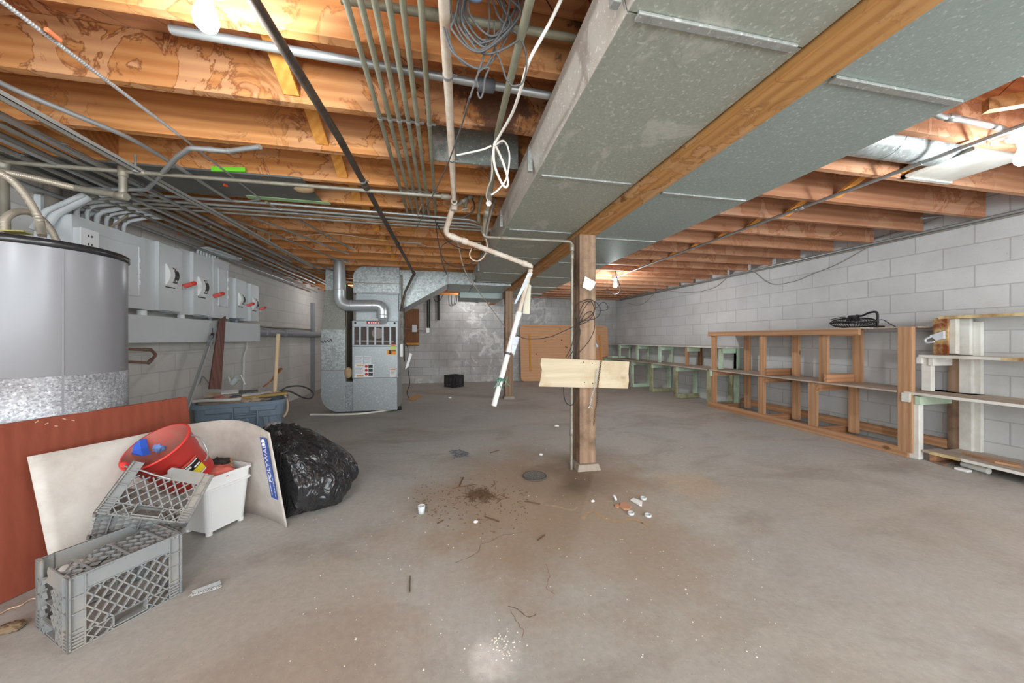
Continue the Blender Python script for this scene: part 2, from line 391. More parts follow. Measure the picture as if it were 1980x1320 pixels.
while x < XR + 1:
    g0 = .004
    p = [V((x + g0, YF, 0)), V((x + dx - g0, YF, 0)), V((x + dx - g0 + (YB - YF), YB, 0)), V((x + g0 + (YB - YF), YB, 0))]
    q = []
    lo, hi = XL, XR
    for i in range(4):                                  # clip the slanted plank to the room
        a, b = p[i], p[(i + 1) % 4]
        q.append((a, b))
    poly = p
    for bound, sgn in ((lo, 1), (hi, -1)):
        out = []
        for i in range(len(poly)):
            a, b = poly[i], poly[(i + 1) % len(poly)]
            ia, ib = (a.x - bound) * sgn >= 0, (b.x - bound) * sgn >= 0
            if ia: out.append(a)
            if ia != ib:
                t = (bound - a.x) / (b.x - a.x); out.append(a + (b - a) * t)
        poly = out
        if not poly: break
    if poly and len(poly) > 2: cm.prism([V((q.x, q.y, ZT)) for q in poly], (0, 0, .028))
    x += dx
struct(cm.build('ceiling', SUBF, zero=True), 'diagonal subfloor planks above the joists')
# ================================================================ camera, world, exposure
cam = bpy.data.cameras.new('camera'); co_ = bpy.data.objects.new('camera', cam); COL.objects.link(co_); SC.camera = co_
cam.sensor_fit = 'HORIZONTAL'; cam.sensor_width = 36; cam.lens = F / 1980 * 36; cam.shift_y = -5 / 1980; cam.clip_start = .02
co_.location = (0, 0, EYE); co_.rotation_euler = (PI / 2, 0, -YAW)
wd = bpy.data.worlds.new('world'); SC.world = wd; wd.use_nodes = True
wd.node_tree.nodes['Background'].inputs[0].default_value = (.90, .97, 1, 1); wd.node_tree.nodes['Background'].inputs[1].default_value = 3.5
SC.view_settings.view_transform = 'Standard'; SC.view_settings.look = 'None'; SC.view_settings.exposure = 0.86; SC.view_settings.gamma = 1
SC.cycles.max_bounces = 10; SC.cycles.diffuse_bounces = 7
# ================================================================ joists, bracing, beam, posts
JY = lambda k: 1.766 + .4064 * k
KJ = range(-2, 18)
XB = 1.21
for k in KJ:
    y = JY(k); n = k + 3
    o = MB().box((XL + .002, y - .02, ZJ), (XB - .005, y + .02, ZT - .001)).build('ceiling_joist', JOISTD if k in (-2, -1, 0, 1) else JOIST, bevel=.002)
    tag(o, f'orange fir ceiling joist left of the main beam, {ORD[n]} from the near end', 'joist', 'joists left of the main beam')
for k in KJ:
    y = JY(k); n = k + 3
    o = MB().box((XB + .005, y - .02, ZJ), (XR - .07, y + .02, ZT - .001)).build('ceiling_joist', JOISTR, bevel=.002)
    tag(o, f'pinkish fir ceiling joist right of the main beam, {ORD[n]} from the near end', 'joist', 'joists right of the main beam')
for side, xb, rows in (('left', -.69, range(-1, 9)), ('right', 3.08, range(-1, 9))):
    for k in rows:
        y0, y1 = JY(k) + .021, JY(k + 1) - .021
        sgn = 1 if side == 'left' else 1
        o = MB().bar((xb, y1 - .004, ZJ + .035), (xb, y0 + .004, ZT - .035), .065, .018, up=V((1, 0, 0)).cross(V((0, 1, 0)))).build('cross_brace', BRACE)
        tag(o, f'diagonal wooden brace between the {ORD[k+3]} and {ORD[k+4]} joists, {side} row', 'brace', f'diagonal braces, {side} row')
o = MB().box((1.15, -1.5, 2.05), (1.322, 8.98, ZJ)).build('main_beam', BEAMW, bevel=.004)
tag(o, 'long orange wooden beam running between the two grey ducts', 'beam')
def post(label, x0, x1, y0, y1, z0, z1, px, py):
    t = thing('support_post', label, 'post', ((x0 + x1) / 2, (y0 + y1) / 2, 0))
    MB().box((x0, y0, z0), (x1, y1, z1)).build('timber', POSTW, t, bevel=.006)
    m = MB(); a, b = (x0 - px, y0 - py), (x1 + px, y1 + py)
    m.hexa([V((a[0] - .015, a[1] - .015, 0)), V((b[0] + .015, a[1] - .015, 0)), V((b[0] + .015, b[1] + .015, 0)), V((a[0] - .015, b[1] + .015, 0))],
           [V((a[0], a[1], z0)), V((b[0], a[1], z0)), V((b[0], b[1], z0)), V((a[0], b[1], z0))])
    m.build('concrete_footing', plain('footing_concrete', (158, 146, 134), .85, 0, .25, 30, .6), t, bevel=.006)
    return t
post('weathered wooden post carrying the pale board, nearer of the two', 1.155, 1.305, 2.76, 2.92, .055, 2.05, .018, .022)
post('brown wooden post behind the hanging white pipe', 1.14, 1.29, 6.3, 6.45, .055, 2.05, .018, .022)
o = MB().box((-2.03, JY(1) + .021, ZJ + .0), (-1.99, JY(2) - .021, ZT - .005)).build('joist_blocking', JOISTD)
tag(o, 'dark wooden block between the joists above the conduits', 'blocking')
# ================================================================ ducts
def duct_run(label, x0, x1, y0, y1, zb, zt, seams, mat, flare=0, side=None):
    t = thing('air_duct', label, 'duct', ((x0 + x1) / 2, (y0 + y1) / 2, zb))
    ys = [y0] + [s for s in seams if y0 < s < y1] + [y1]
    for a, b in zip(ys, ys[1:]):
        m = MB(); e = .003
        m.hexa([V((x0 + .004, a + e, zb)), V((x1, a + e, zb)), V((x1, b - e, zb)), V((x0 + .004, b - e, zb))], [V((x0 + .004 - flare, a + e, zt)), V((x1, a + e, zt)), V((x1, b - e, zt)), V((x0 + .004 - flare, b - e, zt))])
        m.build('duct_section', mat, t)
        if side:
            m = MB(); m.hexa([V((x0, a + e, zb - .002)), V((x0 + .003, a + e, zb - .002)), V((x0 + .003, b - e, zb - .002)), V((x0, b - e, zb - .002))],
                             [V((x0 - flare, a + e, zt)), V((x0 - flare + .003, a + e, zt)), V((x0 - flare + .003, b - e, zt)), V((x0 - flare, b - e, zt))])
            m.build('side_skin', side, t)
    for s in seams:
        m = MB(); m.box((x0 + .03, s - .014, zb - .012), (x1 - .03, s + .014, zb - .001))
        m.box((x0 - flare - .006, s - .014, zb + .01), (x0 - flare * .5 - .001, s + .014, zt - .01))
        m.build('seam_strip', SEAM, t, bevel=.003)
    return t
SKIN = galv('whitened_duct_side', (182, 174, 164), (202, 196, 188), rough=.6, metal=.05, scale=30, stain=True)
SL = [-.07, .889, 1.869, 2.841, 3.801, 4.751, 5.5]
duct_run('wide grey-green sheet metal duct left of the wooden beam, white stained side', .517, 1.136, -1.5, 5.95, 2.08, 2.236, SL, DUCT, .045, SKIN)
duct_run('wide blue-grey sheet metal duct right of the wooden beam', 1.338, 2.03, -1.5, 7.3, 2.08, 2.236, [-.03, .966, 1.94, 2.93, 3.95, 4.93, 5.9, 6.8], DUCTB)
# ================================================================ lamps
def bulb_lamp(label, p, zj, BULB):
    t = thing('bulb_lamp', label, 'lamp', (p.x, p.y, p.z))
    M = Matrix.Translation(p)
    prof = [(0, -.058), (.014, -.056), (.026, -.045), (.0315, -.028), (.030, -.010), (.022, .012), (.016, .03), (.0145, .045)]
    MB().lathe(prof, M, 20).build('bulb', BULB, t)
    MB().lathe([(.0155, .04), (.02, .05), (.024, .075), (.05, .082), (.056, .09), (.056, zj - p.z - .004), (0, zj - p.z - .004)], M, 24).build('lampholder', WHITEP, t)
    return t
LP = [(PZ(398, 22, 2.115), 'glowing bulb in a white lampholder under the near left joists'),
      (V((2.86, 5.3, 2.07)), 'small glowing bulb far down the room right of the post'),
      (V((2.95, 1.2, 2.1)), 'glowing bulb at the right edge beside the round duct')]
for (p, lb), bm in zip(LP, BULBS): bulb_lamp(lb, p, 2.238, bm)
for p in ((-.7, -1.9, 2.1), (2.9, -1.9, 2.1)): bulb_lamp('added unseen fill bulb behind the viewpoint', V(p), 2.238, BULBS[3])['group'] = 'added fill bulbs behind the viewpoint'  # added out of view to fill the room with light

bulb_lamp('added hidden fill bulb behind the trunk duct', V((.6, 8.3, 2.1)), 2.238, BULBS[4])  # added bulb, hidden by the trunk, brightens the far end
bulb_lamp('added hidden fill bulb behind the furnace', V((-1.9, 7.6, 2.1)), 2.238, BULBS[5])  # added bulb, out of sight, brightens the left wall beyond the furnace
# ================================================================ pipes and wires under the joists
def pipe(name, label, cat, pts, r, mat, fil=0, n=10, group=None, joints=(), jr=1.35, jl=.03, strap=()):
    """one run of pipe; sockets and straps are its parts"""
    pts = [V(p) for p in pts]
    o = MB().tube(pts, r, n, fil).build(name, mat)
    tag(o, label, cat, group)
    def along(t):
        L = [(b - a).length for a, b in zip(pts, pts[1:])]; d = t * sum(L)
        for i, l in enumerate(L):
            if d <= l or i == len(L) - 1: return pts[i] + (pts[i + 1] - pts[i]) * (d / l), (pts[i + 1] - pts[i]).normalized()
            d -= l
    for t in joints:
        p, d = along(t)
        MB().tube([p - d * jl, p - d * jl * .9, p + d * jl * .9, p + d * jl], r * jr, 14, rad=[r * 1.02, r * jr, r * jr, r * 1.02]).build('coupling', mat, o)
    for t in strap:
        p, d = along(t); _, a, b = frame(d)
        m = MB().tube([p - d * .008, p + d * .008], r * 1.15, 12); m.bar(p + a * r, p + a * (r + .02), .016, .003, up=b)
        m.build('pipe_strap', EMT, o)
    return o
def fitting(parent, p, d, r, l, mat, name='elbow'):
    d = V(d).normalized(); p = V(p)
    return MB().tube([p - d * l, p - d * l * .8, p + d * l * .8, p + d * l], r, 14, rad=[r * .9, r, r, r * .9]).build(name, mat, parent)
# six parallel pipes
PX6 = [-.308, -.262, -.218, -.174, -.130, -.072]; E6 = [2.99, 3.12, 2.97, 2.97, 3.08, 3.2]
six = 'six grey pipes strapped side by side under the joists'
for i, (x, e) in enumerate(zip(PX6, E6)):
    w = ['leftmost', 'second from the left', 'third from the left', 'third from the right', 'second from the right', 'rightmost'][i]
    pipe('steam_pipe', f'long greenish grey pipe under the joists, {w} of six', 'pipe',
         [(x, -1.2, 2.226), (x, 1.2, 2.226), (x + .004, e, 2.222), (x + .004, e + .05, 2.222), (x + .05, e + .13, 2.222)], .0112, PIPEG, .04, group=six, strap=((1.2 + 1.766) / (e + 1.35), (1.2 + 2.58) / (e + 1.35)))
# thick white pipe and its lower run to the hanging drain
a = PZ(858, 0, 2.2); b = PZ(878, 385, 2.2)
wp = pipe('drain_pipe', 'thick whitish pipe running from the camera past the cable coil to the dripping tee', 'pipe',
          [a + (a - b) * .8, a, b, b + V((.0, .02, -.02))], .0185, PIPEW, joints=(.02,), strap=(.55, .78))
t0, e1, e2, tip = b + V((0, .03, -.025)), PD(860, 452, 2.76), PD(1026, 514, 2.95), PD(955, 784, 2.9)
lowp = thing('waste_pipe', 'cream waste pipe slanting down from the tee to the hanging white tailpiece', 'pipe', e1)
MB().tube([t0, e1, e2, e2 + V((-.003, 0, -.02))], .0215, 14, .05).build('pipe_run', PIPEW, lowp)
d1 = (e2 - e1).normalized()
for p, d in ((e1 + d1 * .07, d1), (e2 - d1 * .06, d1), (e1 + d1 * .17, d1)): fitting(lowp, p, d, .027, .022, PIPEW, 'socket')
tee = MB().tube([t0 + V((0, 0, .03)), t0 + V((0, 0, -.05))], .026, 14).tube([t0 + V((.0, -.045, 0)), t0 + V((0, .03, 0))], .024, 14)
tee.disc(t0 + V((0, -.047, 0)), (0, -1, 0), .014, 14, 1, .002)
tee.build('tee', [PIPEW, BLACKP], lowp)
tl = thing('tailpiece', 'white hanging pipe angled down in front of the far post', 'pipe', tip)
top = e2 + V((0, 0, -.03)); dv = (tip - top)
MB().tube([top, top + dv * .34], .020, 14).build('upper_length', PIPEW, tl)
MB().tube([top + dv * .33, tip], .0235, 16).build('lower_length', PVC, tl)
fitting(tl, top + dv * .345, dv, .0275, .035, PVC, 'reducer')
fitting(tl, top + dv * .62, dv, .0245, .012, plain('dark_band', (90, 90, 92), .6), 'dark_band')
GREENTAPE = plain('green_rag', (96, 140, 124), .7)
m = MB().tube([top + dv * .80, top + dv * .82], .0265, 12)
for q in range(5):
    p = top + dv * .81 + V((.02 * math.cos(q * 1.3), -.02, .0)); m.tube([p, p + V((R.uniform(-.05, .05), -.01, R.uniform(-.02, .03))), p + V((R.uniform(-.06, .06), -.01, R.uniform(-.09, -.02)))], .004, 6)
m.build('knotted_rag', GREENTAPE, tl)
TAPE = plain('clear_tape', (196, 202, 208), .3, 0, .08, 20)
def flag(p, q, w, drop):
    m = MB(); p, q = V(p), V(q); s = V((w, .004, 0)); n = 6
    for i in range(n):
        a = p + (q - p) * (i / n); b = p + (q - p) * ((i + 1) / n); wob = lambda k: V((0, .006 * math.sin(k * 2.3), -drop * (k / n)))
        m.hexa([a, a + s * (1 - .1 * i) + wob(i), b + s * (1 - .1 * (i + 1)) + wob(i + 1), b], [x + V((0, .0015, 0)) for x in (a, a + s * (1 - .1 * i) + wob(i), b + s * (1 - .1 * (i + 1)) + wob(i + 1), b)])
    return m
flag(top + dv * .03 + V((-.02, -.022, 0)), top + dv * .3 + V((-.055, -.022, .05)), .045, .0).build('loose_tape', TAPE, tl)
flag(top + dv * .50 + V((.0, -.026, 0)), top + dv * .61 + V((.02, -.026, 0)), .06, .03).build('tape_flag', TAPE, tl)
PLASTIC = plain('yellowed_sheet', (206, 200, 180), .4, 0, .1, 12)
o = MB().hexa([PD(1018, 545, 2.99), PD(1027, 552, 2.99), PD(1024, 607, 2.99), PD(1011, 606, 2.99)], [PD(1018, 545, 2.995), PD(1027, 552, 2.995), PD(1024, 607, 2.995), PD(1011, 606, 2.995)]).build('hanging_flap', PLASTIC, tl)
# brass valve branch
pv = [PD(872, 405, 2.66), PD(905, 382, 2.72), PD(922, 372, 2.76), PD(936, 350, 2.8)]
vb = pipe('branch_pipe', 'short galvanized branch pipe angling up from the white tee', 'pipe', pv, .013, PIPEZ, .02, joints=(.05, .35, .5), jr=1.5)
m = MB().tube([PD(902, 388, 2.72), PD(899, 402, 2.72)], .012, 10); m.tube([PD(893, 405, 2.72), PD(905, 403, 2.72)], .008, 8); m.ball(PD(899, 408, 2.72), .01, 6)
m.build('drain_cock', PIPEZ, vb)
# pipes right of the white pipe
p0, p1, p2 = PZ(1025, 0, 2.2), PZ(963, 250, 2.2), PZ(947, 385, 2.19)
lp = [p0 + (p0 - p1) * 1.5, p0, p1, p2, PD(938, 420, 2.78), PD(935, 450, 2.85)]
pr = pipe('supply_pipe', 'greenish pipe from the camera past the white cord to the corner of the duct', 'pipe', lp, .0150, PIPEG, .05, joints=(.02, .86), strap=(.62,))
eq = PD(935, 458, 2.86); er = PY(1106, 467, 2.80)
pz2 = pipe('cross_pipe', 'whitish pipe crossing under the left duct to the nearer post', 'pipe', [PD(934, 440, 2.85), eq, er, PY(1106, 485, 2.80)], .0125, PIPEZ, .04, joints=(.02, .27, .97), jr=1.5)
dn = PY(1106, 486, 2.80)
pipe('post_conduit', 'rusty grey pipe running down the left side of the nearer post', 'pipe', [dn, V((dn.x, dn.y, 1.3)), V((dn.x - .005, dn.y, .32)), V((dn.x - .006, dn.y, .0))], .0125, PIPEZ, joints=(.02, .83), jr=1.35)
pipe('capped_pipe', 'grey capped pipe with white plug beside the duct corner', 'pipe', [PD(950, 330, 2.3), PD(946, 390, 2.46), PD(941, 410, 2.52), PD(938, 428, 2.6)], .014, PIPEZ, .03, joints=(.8,), jr=1.35)
m = MB().tube([PD(945, 392, 2.43), PD(945, 393, 2.40)], .021, 6); m.build('plug', PVC, bpy.data.objects['capped_pipe'])
pipe('riser_pipe', 'short grey pipe rising behind the capped pipe', 'pipe', [PD(958, 385, 2.9), PD(951, 405, 2.9), PD(944, 432, 2.95), PD(938, 465, 3.0)], .011, EMTD, .05)
pipe('riser_pipe', 'brown grey pipe left of the capped pipe', 'pipe', [PD(943, 350, 2.6), PD(932, 375, 2.75), PD(925, 410, 2.95), PD(926, 428, 3.0)], .013, PIPEG, .05, joints=(.95,))
# pipes across the near joist bays
a, b = PY(683, 2, 1.24), PY(1112, 74, 1.24)
pipe('cross_pipe', 'grey pipe crossing above the six pipes behind the black cables', 'pipe', [a + (a - b) * .05, b], .0145, PIPEG, joints=(.35,))
a, b = PY(331, 57, 1.5), PY(1064, 185, 1.5)
ct = pipe('metal_conduit', 'bright silver tube with open end crossing behind the black pipe', 'conduit', [a, b], .0170, EMT, n=16)
M = PY(941, 165, 1.5); d = (b - a).normalized()
MB().tube([M - d * .04, M - d * .037, M + d * .03, M + d * .037], .028, 16, rad=[.02, .030, .028, .019]).build('rubber_coupling', plain('rubber_coupling', (92, 94, 98), .7), ct)
# black iron pipe
bp = [PZ(490, 0, 2.16), PZ(655, 265, 2.16), PZ(740, 420, 2.16), PZ(798, 524, 2.16)]
bp = [bp[0] + (bp[0] - bp[1]) * 1.2] + bp
pipe('gas_pipe', 'black iron pipe running from overhead down the room to the furnace', 'pipe', bp, .0185, BLACKP, joints=(.42, .7), jr=1.25, strap=(.405,))
hz = PZ(798, 524, 2.16)
g2 = [hz, hz + V((.02, .03, -.03)), PY(783, 565, 5.42), PY(776, 600, 5.42)]
pipe('gas_drop_pipe', 'dark pipe slanting down from the ceiling to the furnace side', 'pipe', g2, .0185, BLACKP, .03, joints=(.05, .97), jr=1.3)
# left side: water pipe, hoses
y0, z0 = 2.45, 2.145
wpz = pipe('water_pipe', 'long galvanized water pipe crossing under the left joists to the white tee', 'pipe', [PY(-40, 309, y0), PY(872, 381, y0)], .0125, PIPEZ, joints=(.012, .29, .985), jr=1.5)
tee = PY(238, 330, y0); low = PY(238, 379, y0)
drop = pipe('water_drop_pipe', 'thick grey pipe dropping from the water pipe beside the strut', 'pipe', [tee + V((0, 0, -.0)), low, PY(160, 366, 2.5), PY(148, 363, 2.51)], .019, PIPEZ, .03, joints=(.02, .36), jr=1.25)
def corrugated(pts, r, pitch=.007, amp=.0016):
    L = sum((b - a).length for a, b in zip(pts, pts[1:])); n = int(L / pitch * 4); out = []; rr = []
    ds = [0]
    for a, b in zip(pts, pts[1:]): ds.append(ds[-1] + (b - a).length)
    j = 0
    for i in range(n + 1):
        d = L * i / n
        while j < len(ds) - 2 and ds[j + 1] < d: j += 1
        t = (d - ds[j]) / max(1e-9, ds[j + 1] - ds[j]); out.append(pts[j].lerp(pts[j + 1], t)); rr.append(r + amp * math.cos(d / pitch * 2 * PI))
    return out, rr
HOSE = plain('corrugated_hose', (190, 178, 162), .35, .4, .1, 10, 0, .5)
def hose(label, pts):
    c, rr = corrugated(spline(pts, 8), .0175)
    o = MB().tube(c, .0175, 12, rad=rr).build('water_heater_hose', HOSE); tag(o, label, 'hose', 'corrugated water heater hoses'); return o
TC = V((-2.179, 2.329, 0)); TR, TH = .33, 1.637
rear = V((TC.x - .02, TC.y + .14, TH)); rear2 = V((TC.x - .1, TC.y + .1, TH))
h1 = [PY(148, 364, 2.51), PY(90, 350, 2.47), PY(45, 340, 2.44), PY(0, 331, 2.42), PY(-40, 324, 2.42)]
hose('ribbed steel hose from the drop pipe to the left picture edge above the water heater', h1)
hose('thick ribbed hose arching down onto the water heater lid', [PY(0, 334, 2.33), PY(25, 350, 2.34), PY(52, 382, 2.36), PY(74, 420, 2.40), PD(80, 448, 1.98), PD(81, 455, 1.98)])
hose('ribbed hose looping low over the water heater lid', [PD(10, 452, 1.9), PD(10, 425, 1.92), PD(28, 411, 1.98), PD(55, 410, 2.06), PD(82, 425, 2.14), PD(100, 447, 2.2), PD(112, 470, 2.24)])
pipe('riser_pipe', 'vertical grey pipe at the left picture edge above the water heater', 'pipe', [PY(7, 318, 2.45), PY(12, 455, 2.62)], .0185, PIPEZ, joints=(.03,))
# ---- long conduits along the left wall
CA = [(-1.80, -.5, 2.19), PZ(0, 162, 2.19), PZ(130, 216, 2.19), PZ(245, 263, 2.19), (-1.61, 2.3, 2.2), (-1.6, 2.96, 2.2)]
pipe('metal_conduit', 'curving shiny conduit crossing the left joists above the strut', 'conduit', CA, .0115, EMT, .3)
m = MB(); s0, s1 = V((-1.80, -.5, 2.15)), V((-1.80, 5.2, 2.15))
m.box((s0.x - .0205, s0.y, 2.139), (s0.x + .0205, s1.y, 2.142)); m.box((s0.x - .0205, s0.y, 2.139), (s0.x - .0175, s1.y, 2.162)); m.box((s0.x + .0175, s0.y, 2.139), (s0.x + .0205, s1.y, 2.162))
st = m.build('strut_channel', plain('strut_grey', (176, 176, 170), .5, .2, .15, 10)); tag(st, 'long grey steel strut channel running under the left joists', 'strut')
for y in (2.42, 4.0): MB().tube([(-1.8, y, 2.14), (-1.8, y, 2.238)], .006, 8).tube([(-1.8, y, 2.132), (-1.8, y, 2.139)], .014, 10).build('hanger_rod', EMT, st)
LC = [(-2.02, 2.17, .0120), (-2.06, 2.205, .0105), (-2.16, 2.2, .015), (-2.21, 2.15, .011), (-2.27, 2.2, .017), (-2.35, 2.17, .013), (-2.42, 2.2, .017), (-2.50, 2.18, .013), (-2.57, 2.2, .012), (-2.64, 2.13, .014)]
for i, (x, z, r) in enumerate(LC):
    e = [5.0, 4.6, 7.2, 5.6, 7.4, 4.8, 7.0, 7.6, 6.4, 7.8][i]
    w = ['first', 'second', 'third', 'fourth', 'fifth', 'sixth', 'seventh', 'eighth', 'ninth', 'tenth'][i]
    pipe('metal_conduit', f'dusty conduit running along the left wall top, {w} from the strut', 'conduit', [(x, -.5, z), (x + .01, 2.6, z), (x + .03, e, z - .005)], r, EMTD if i % 3 else EMT, group='conduits along the left wall top', strap=((e * .5 + .5) / (e + .5),))
for i, (xa, ya, xb, yb, z) in enumerate(((-1.95, 3.05, -1.35, 5.0, 2.2), (-1.62, 3.3, -1.2, 4.4, 2.19), (-1.35, 2.95, -1.08, 4.2, 2.2), (-2.3, 4.2, -1.4, 6.2, 2.19), (-2.4, 4.8, -1.7, 6.6, 2.2), (-2.1, 3.6, -1.75, 6.0, 2.17))):
    pipe('metal_conduit', f'dusty conduit slanting under the joists toward the furnace, {ORD[i+1]} of six', 'conduit', [(xa, ya, z), (xb, yb, z), (xb + .07, yb + .02, z - .02)], .010, EMTD, .05, group='slanting conduits near the furnace')
# bunch of crossing conduits
TCX = [(-2.30, .22), (-2.36, .24), (-2.42, .20), (-2.28, .34), (-2.4, .3), (-2.25, .46)]
for i, (xa, xb) in enumerate(TCX):
    y = 2.99 + .042 * i; z = 2.205 - (.022 if i % 2 else 0)
    pipe('metal_conduit', f'silver conduit crossing from the panels to the duct, {ORD[i+1]} of six', 'conduit', [(xa - .1, y - .02, z - .03), (xa, y, z), (-1.2, y + .012 * (i % 3), z), (xb, y + .05, z), (xb + .1, y + .08, z - .01)], .0105, EMT if i % 2 == 0 else EMTD, .1, group='conduits crossing from the panels to the duct', strap=(.42,))
ce = [PZ(503, 284, 2.15), PZ(440, 292, 2.15), PZ(368, 286, 2.15), PZ(343, 303, 2.15), PZ(300, 350, 2.15), PZ(284, 366, 2.15), PZ(236, 366, 2.15), PZ(165, 364, 2.15)]
pipe('metal_conduit', 'bent shiny conduit with two straps rising to the joist by the green tape', 'conduit', ce, .0125, EMT, .06, strap=(.12, .17))
pz = [PZ(-120, -90, 2.2), PZ(0, 0, 2.2), PZ(345, 260, 2.2), (-1.36, 2.9, 2.2)]
mc = thing('armored_cable', 'spiral armored cable running from the top left corner to the conduits', 'cable', pz[1])
c, rr = corrugated([V(p) for p in pz[:3]], .0068, .0085, .0012); MB().tube(c, .007, 10, rad=rr).build('armor', CHROME, mc)
MB().tube([V(pz[2]), V(pz[3]), V(pz[3]) + V((-.12, .06, 0))], .0058, 8, .04).build('tail', EMT, mc)
o = PZ(90, 57, 2.2); e = PZ(115, 77, 2.2); MB().tube([o, e], .0086, 10).build('orange_print_band', plain('orange_print', (214, 120, 80), .5, 0, .3, 200), mc)
tp = PZ(433, 357, 2.19); MB().tube([tp, tp + (V(pz[3]) - tp).normalized() * .02], .009, 8).build('red_tag', plain('red_tag', (206, 84, 48), .5), mc)
# sheet metal pan under the joists
o = MB().box((-2.62, 2.54, 2.226), (-.95, 2.955, 2.2385)).build('sheet_metal_pan', plain('dull_sheet_metal', (112, 112, 108), .5, .3, .2, 6)); tag(o, 'dull grey sheet metal panning under the left joists', 'panel')
for nm, x0, x1, y0, y1, c, lb in (('painter_tape', -1.46, -1.28, 2.528, 2.538, (116, 204, 52), 'bright green tape strip on the edge of the joist'),):
    a, b = PY(408, 322, 2.53), PY(474, 325, 2.53)
    q = MB().hexa([V((a.x, 2.525, a.z + .0)), V((a.x + .004, 2.525, a.z - .03)), V((b.x + .004, 2.525, b.z - .024)), V((b.x, 2.525, b.z + .003))], [V((a.x, 2.535, a.z + .0)), V((a.x + .004, 2.535, a.z - .03)), V((b.x + .004, 2.535, b.z - .024)), V((b.x, 2.535, b.z + .003))]).build(nm, plain('green_tape', c, .5, 0, .06, 8)); tag(q, lb, 'tape')
a, b = PZ(480, 384, 2.222), PZ(640, 396, 2.222)
q = MB().hexa([a, b, b + V((.0, -.05, .0)), a + V((.01, -.06, .0))], [p + V((0, 0, .003)) for p in (a, b, b + V((0, -.05, 0)), a + V((.01, -.06, 0)))]).build('painter_tape', plain('faded_tape', (166, 198, 150), .5, 0, .08, 8)); tag(q, 'faded pale green tape strip along the sheet metal pan', 'tape')
INSUL = plain('tan_insulation', (176, 150, 116), .9, 0, .2, 30, .5)
q = MB().ball((-1.0, 2.72, 2.24), .06, 8, 0, (1.2, .9, .6)).build('insulation_wad', INSUL); tag(q, 'wad of tan insulation stuffed beside the sheet metal pan', 'insulation')
# grey duct patch panel by the six pipes
gp = MB().box((-.06, 2.62 - .07, 2.195), (.46, 2.55 + .0, 2.26)); 
a, b = PY(830, 252, 2.16), PY(1000, 330, 2.16)
q = MB().box((a.x, 2.130, b.z), (.47, 2.142, a.z + .02)).build('sheet_metal_patch', galv('patch_metal', (138, 144, 138), (170, 176, 172), speck=.6, scale=20, stain=True)); tag(q, 'grey sheet metal patch filling the joist bay beside the duct', 'panel')
# ---- cable coil near the camera, cords
cc = thing('cable_coil', 'tangled coil of dark grey cables hanging under the near joists', 'cable', PY(930, 30, 1.15))
loops = [(880, 30, 872, 60, 930, 100, 1005, 30, 980), (893, 20, 900, 60, 945, 92, 1000, 40, 1000), (885, 5, 884, 50, 925, 84, 990, 52, 960), (897, 10, 897, 40, 935, 78, 975, 50, 1000), (900, 0, 905, 50, 940, 88, 985, 60, 1010),
         (872, -5, 875, 45, 915, 96, 960, 76, 985), (905, 0, 912, 40, 950, 70, 985, 48, 970), (890, -8, 892, 52, 938, 104, 1010, 70, 1025), (852, -10, 858, 70, 885, 110, 940, 128, 975), (855, -10, 866, 80, 900, 124, 950, 120, 1000)]
for i, (x0, y0_, x1, y1_, x2, y2_, x3, y3_, x4) in enumerate(loops):
    dy = 1.13 + .008 * (i % 5)
    pts = [PY(x0 + 22, -70 - 4 * i, dy), PY(x0, y0_, dy), PY(x1 + 4, y1_, dy + .004), PY(x2, y2_, dy + .008), PY(x3, y3_, dy + .012), PY(x4, -10 + 3 * i, dy + .012), PY(x4 - 20, -70, dy)]
    MB().tube(spline(pts, 9), .0036, 7).build('cable_loop', CABLEG, cc)
for i, q in enumerate((((940, -30), (946, 20), (944, 60), (936, 105), (925, 140), (908, 190)), ((948, -30), (960, 25), (985, 55), (1002, 68), (1015, 95), (1018, 130), (1010, 160), (992, 166), (985, 160)), ((955, 40), (958, 92), (968, 120), (978, 150), (984, 158)),
                       ((925, 170), (922, 150), (930, 135), (945, 132), (938, 150), (934, 178), (928, 190), (923, 178)))):
    MB().tube(spline([PY(u, v, 1.16) for u, v in q], 8), .0034, 7).build('loose_strand', CABLEG, cc)
MB().ball(PY(918, -6, 1.14), .02, 8, 0, (1.4, .8, .7)).build('blue_tape_wrap', plain('blue_tape', (120, 144, 180), .5), cc)
k = [PD(908, 188, 1.2), PD(890, 250, 1.5), PD(860, 330, 2.0), PD(828, 395, 2.5), PD(806, 440, 2.85)]
tag(MB().tube(spline(k, 8), .0035, 7).build('cable', CABLEG), 'thin grey cable slanting from the coil toward the conduits', 'cable')
wc = [PD(1092, -16, 1.1), PD(1060, 50, 1.14), PD(1023, 118, 1.2), PD(1007, 172, 1.3), PD(990, 220, 1.45), PD(966, 262, 1.6), PD(955, 284, 1.65), PD(956, 318, 1.7), PD(968, 350, 1.75), PD(978, 362, 1.77), PD(982, 350, 1.77), PD(974, 318, 1.74), PD(962, 290, 1.68), PD(955, 278, 1.65)]
tag(MB().tube(spline(wc, 8), .0062, 10).build('white_cable', CABLEW), 'thick white cord hanging from the top edge and looping by the duct', 'cord')
wc2 = [PD(955, 282, 1.64), PD(972, 272, 1.66), PD(982, 285, 1.7), PD(985, 310, 1.72), PD(979, 345, 1.75), PD(965, 365, 1.77), PD(950, 377, 1.78)]
tag(MB().tube(spline(wc2, 8), .0045, 8).build('white_cable', CABLEW), 'thin white cord loop hanging beside the thick white cord', 'cord')
tag(MB().tube(spline([PD(950, 282, 1.64), PD(930, 290, 1.66), PD(884, 300, 1.72)], 6), .0045, 8).build('white_cable', CABLEW), 'short white cord end pointing left at the grey patch', 'cord')
